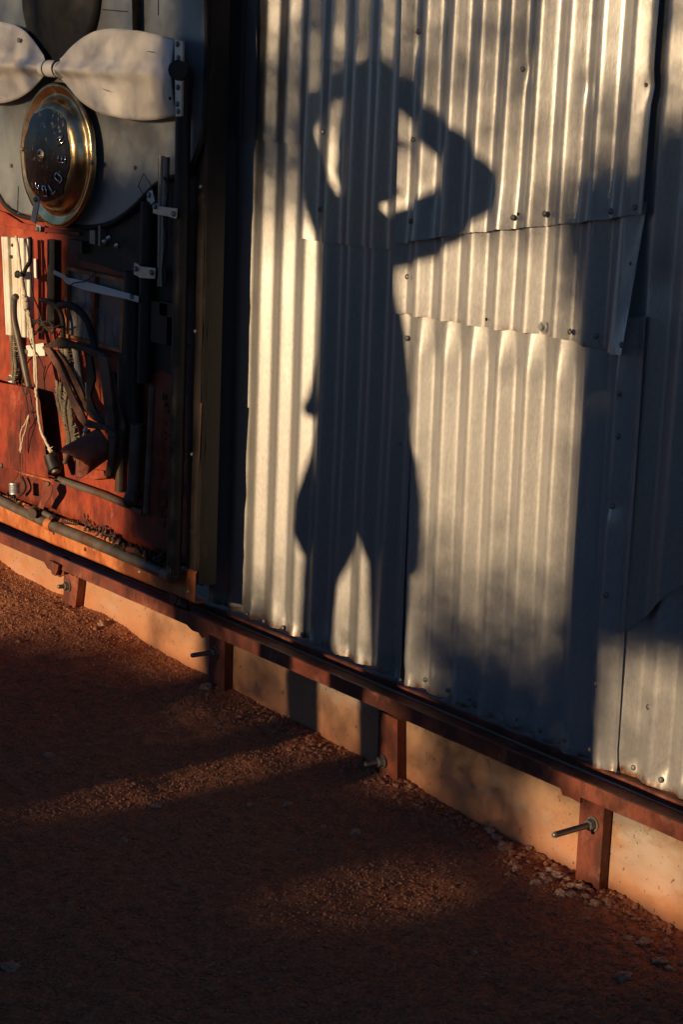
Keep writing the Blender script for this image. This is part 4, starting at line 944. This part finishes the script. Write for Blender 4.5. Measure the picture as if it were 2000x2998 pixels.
# gaps in the crowns (shadow coordinates on the wall): (u0, u1, v0, v1, openness, edge u, edge v)
GAPS = [(-4.45, -3.95, -1.42, -.36, 1.0, .03, .02), (-4.45, -3.84, -1.38, -.58, .9, .02, .02), (-4.45, -3.73, -1.37, -.74, .7, .03, .02), (-4.45, -3.64, -1.35, -.90, 1.0, .03, .02), (-4.45, -3.52, -1.34, -1.10, .4, .03, .03), (-3.64, -3.42, -1.36, -1.20, .85, .03, .02),
        (-4.45, -3.44, -.22, .40, .34, .03, .04), (-4.45, -3.95, -.40, -.12, .85, .04, .06),
        (-3.332, -3.06, -1.36, -.17, .13, .01, .04), (-3.332, -3.06, -.2, .5, .036, .01, .06), (-3.332, -3.16, .08, .5, .22, .01, .07), (-3.332, -3.05, -1.10, -.30, 1.0, .02, .09), (-3.22, -3.05, -1.22, -.9, .75, .025, .05), (-3.332, -3.25, -.75, -.30, .5, .01, .1),
        (-3.10, -2.72, -1.16, -.14, .85, .02, .09), (-3.06, -2.68, -.20, .5, .065, .04, .06), (-3.12, -2.66, -1.36, -1.10, .44, .03, .02), (-2.80, -2.30, -1.40, -1.2, .05, .03, .015), (-3.00, -2.86, -1.49, -1.33, .27, .02, .015), (-3.3, -3.05, -1.40, -1.36, .22, .04, .01),
        (-2.85, -2.50, -.30, -.02, .45, .02, .06), (-2.80, -2.40, -.40, -.02, .42, .02, .08), (-2.85, -2.40, -.05, .5, .15, .03, .05), (-2.88, -2.37, -.50, -.26, .8, .016, .05), (-2.88, -2.325, -.90, -.42, 1.0, .016, .12), (-2.85, -2.40, -.98, -.8, .4, .03, .06),
        (-2.43, -2.345, -.14, .5, .7, .015, .08), (-2.32, -2.22, .02, .5, .9, .02, .06), (-2.40, -2.18, -.10, .5, .28, .03, .06),
        (-2.18, -1.80, -1.24, -.97, .72, .03, .035), (-2.34, -1.80, -1.395, -1.255, .85, .035, .015), (-2.44, -2.25, -1.475, -1.44, .5, .03, .008), (-2.80, -2.62, -1.385, -1.22, .4, .03, .015),
        (-2.16, -1.6, .0, .5, .25, .05, .08)]
def openness(u, v):
    T = np.zeros_like(u)
    for (a, b, c, d, o, su, sv) in GAPS:
        t = o * sbox(u, v, a, b, c, d, su * .45, sv * .45); T = np.maximum(T, t)
    return np.clip(T, 0, 1)
def crown_cloud(n, u0, u1, v0, v1, d0, d1, size, parent, fine=0):
    def leaves(n, size, fine):
        u = rng.uniform(u0, u1, n); v = rng.uniform(v0, v1, n); T = openness(u, v)
        if fine: k = (T >= .03) & (rng.random(n) < -np.log(np.clip(T, .03, .999)) / 3.51)
        else: k = T < .03
        u, v = u[k], v[k]; m = len(u); d = rng.uniform(d0, d1, m)
        c = np.stack([u - TA * d, -d, v + TE * d], 1)
        a = rng.normal(size=(m, 3)); a /= np.linalg.norm(a, axis=1)[:, None]; b = rng.normal(size=(m, 3)); b -= a * (a * b).sum(1)[:, None]; b /= np.linalg.norm(b, axis=1)[:, None]
        L_ = size * rng.uniform(.7, 1.5, m)[:, None]; W_ = L_ * .42
        return np.stack([c - a * L_, c + b * W_, c + a * L_, c - b * W_], 1).reshape(-1, 3)
    V = leaves(n, size, False)
    if fine: V = np.concatenate([V, leaves(fine, .011, True)])
    F = (np.arange(len(V)).reshape(-1, 4)).tolist()
    o = mesh('crown', V, F, M['leaf'], parent); o['kind'] = 'stuff'; return o
def tree(u, dist, label, trunk_r, us, vs, n, d0, d1, fine=0):
    zg = -1.55; base = Vector((u, -dist, zg)); t = tag(empty('gum_tree', base), label, 'tree')
    top = vs[1] + TE * dist
    pts = [base - Vector((0, 0, .3)), base + Vector((.03, 0, .8)), base + Vector((-.04, .05, 1.8)), base + Vector((.02, 0, 3.0)), base + Vector((.1, 0, 4.4))]
    mesh('trunk', *g_tube(smooth_path(pts, 5), [trunk_r * (1.15 - .8 * i / 20) for i in range(21)], 14), M['bark'], t, smooth=True)
    for k in range(6):
        a = base + Vector((0, 0, 3.0 + .2 * k)); sg = -1 if k % 2 else 1
        b2 = Vector((us[0] + (us[1] - us[0]) * (.25 if sg < 0 else .75), -dist + random.uniform(-.4, .4), a.z + random.uniform(.5, 1.0)))
        b2.z = max(b2.z, 2.2)
        mesh('limb', *g_tube([a, a.lerp(b2, .5) + Vector((0, 0, .08)), b2], [trunk_r * .3, trunk_r * .2, trunk_r * .08], 8), M['bark'], t, smooth=True)
    crown_cloud(n, us[0], us[1], -1.75, .42, d0, d1, .027, t, fine)
    crown_cloud(1600, us[0], us[1], .42, 2.6, d0, d1, .10, t)
    return t
tree(-5.4, 7.2, 'spreading gum tree opposite the left end of the wall', .14, (-5.6, -3.95), (-1.75, 1.6), 60000, 6.0, 7.2, 190000)
tree(-3.53, 7.0, 'gum tree with a thick trunk opposite the door edge', .06, (-4.02, -2.75), (-1.75, 1.2), 64000, 6.0, 7.0, 147000)
tree(-1.55, 6.6, 'dense leafy gum tree opposite the right half of the wall', .10, (-2.80, -1.20), (-1.75, 1.3), 80000, 5.6, 6.8, 168000)
tree(-.3, 7.0, 'dense gum tree standing beyond the camera position', .12, (-1.25, 1.4), (-1.75, 1.5), 30000, 6.0, 7.4)
sb = tag(empty('saltbush_scrub', (-3.5, -5.4, -1.5)), 'low dense saltbush scrub in front of the gum trees', 'bush', kind='stuff')
crown_cloud(70000, -6.4, 1.4, -2.75, -1.53, 5.0, 6.2, .034, sb)
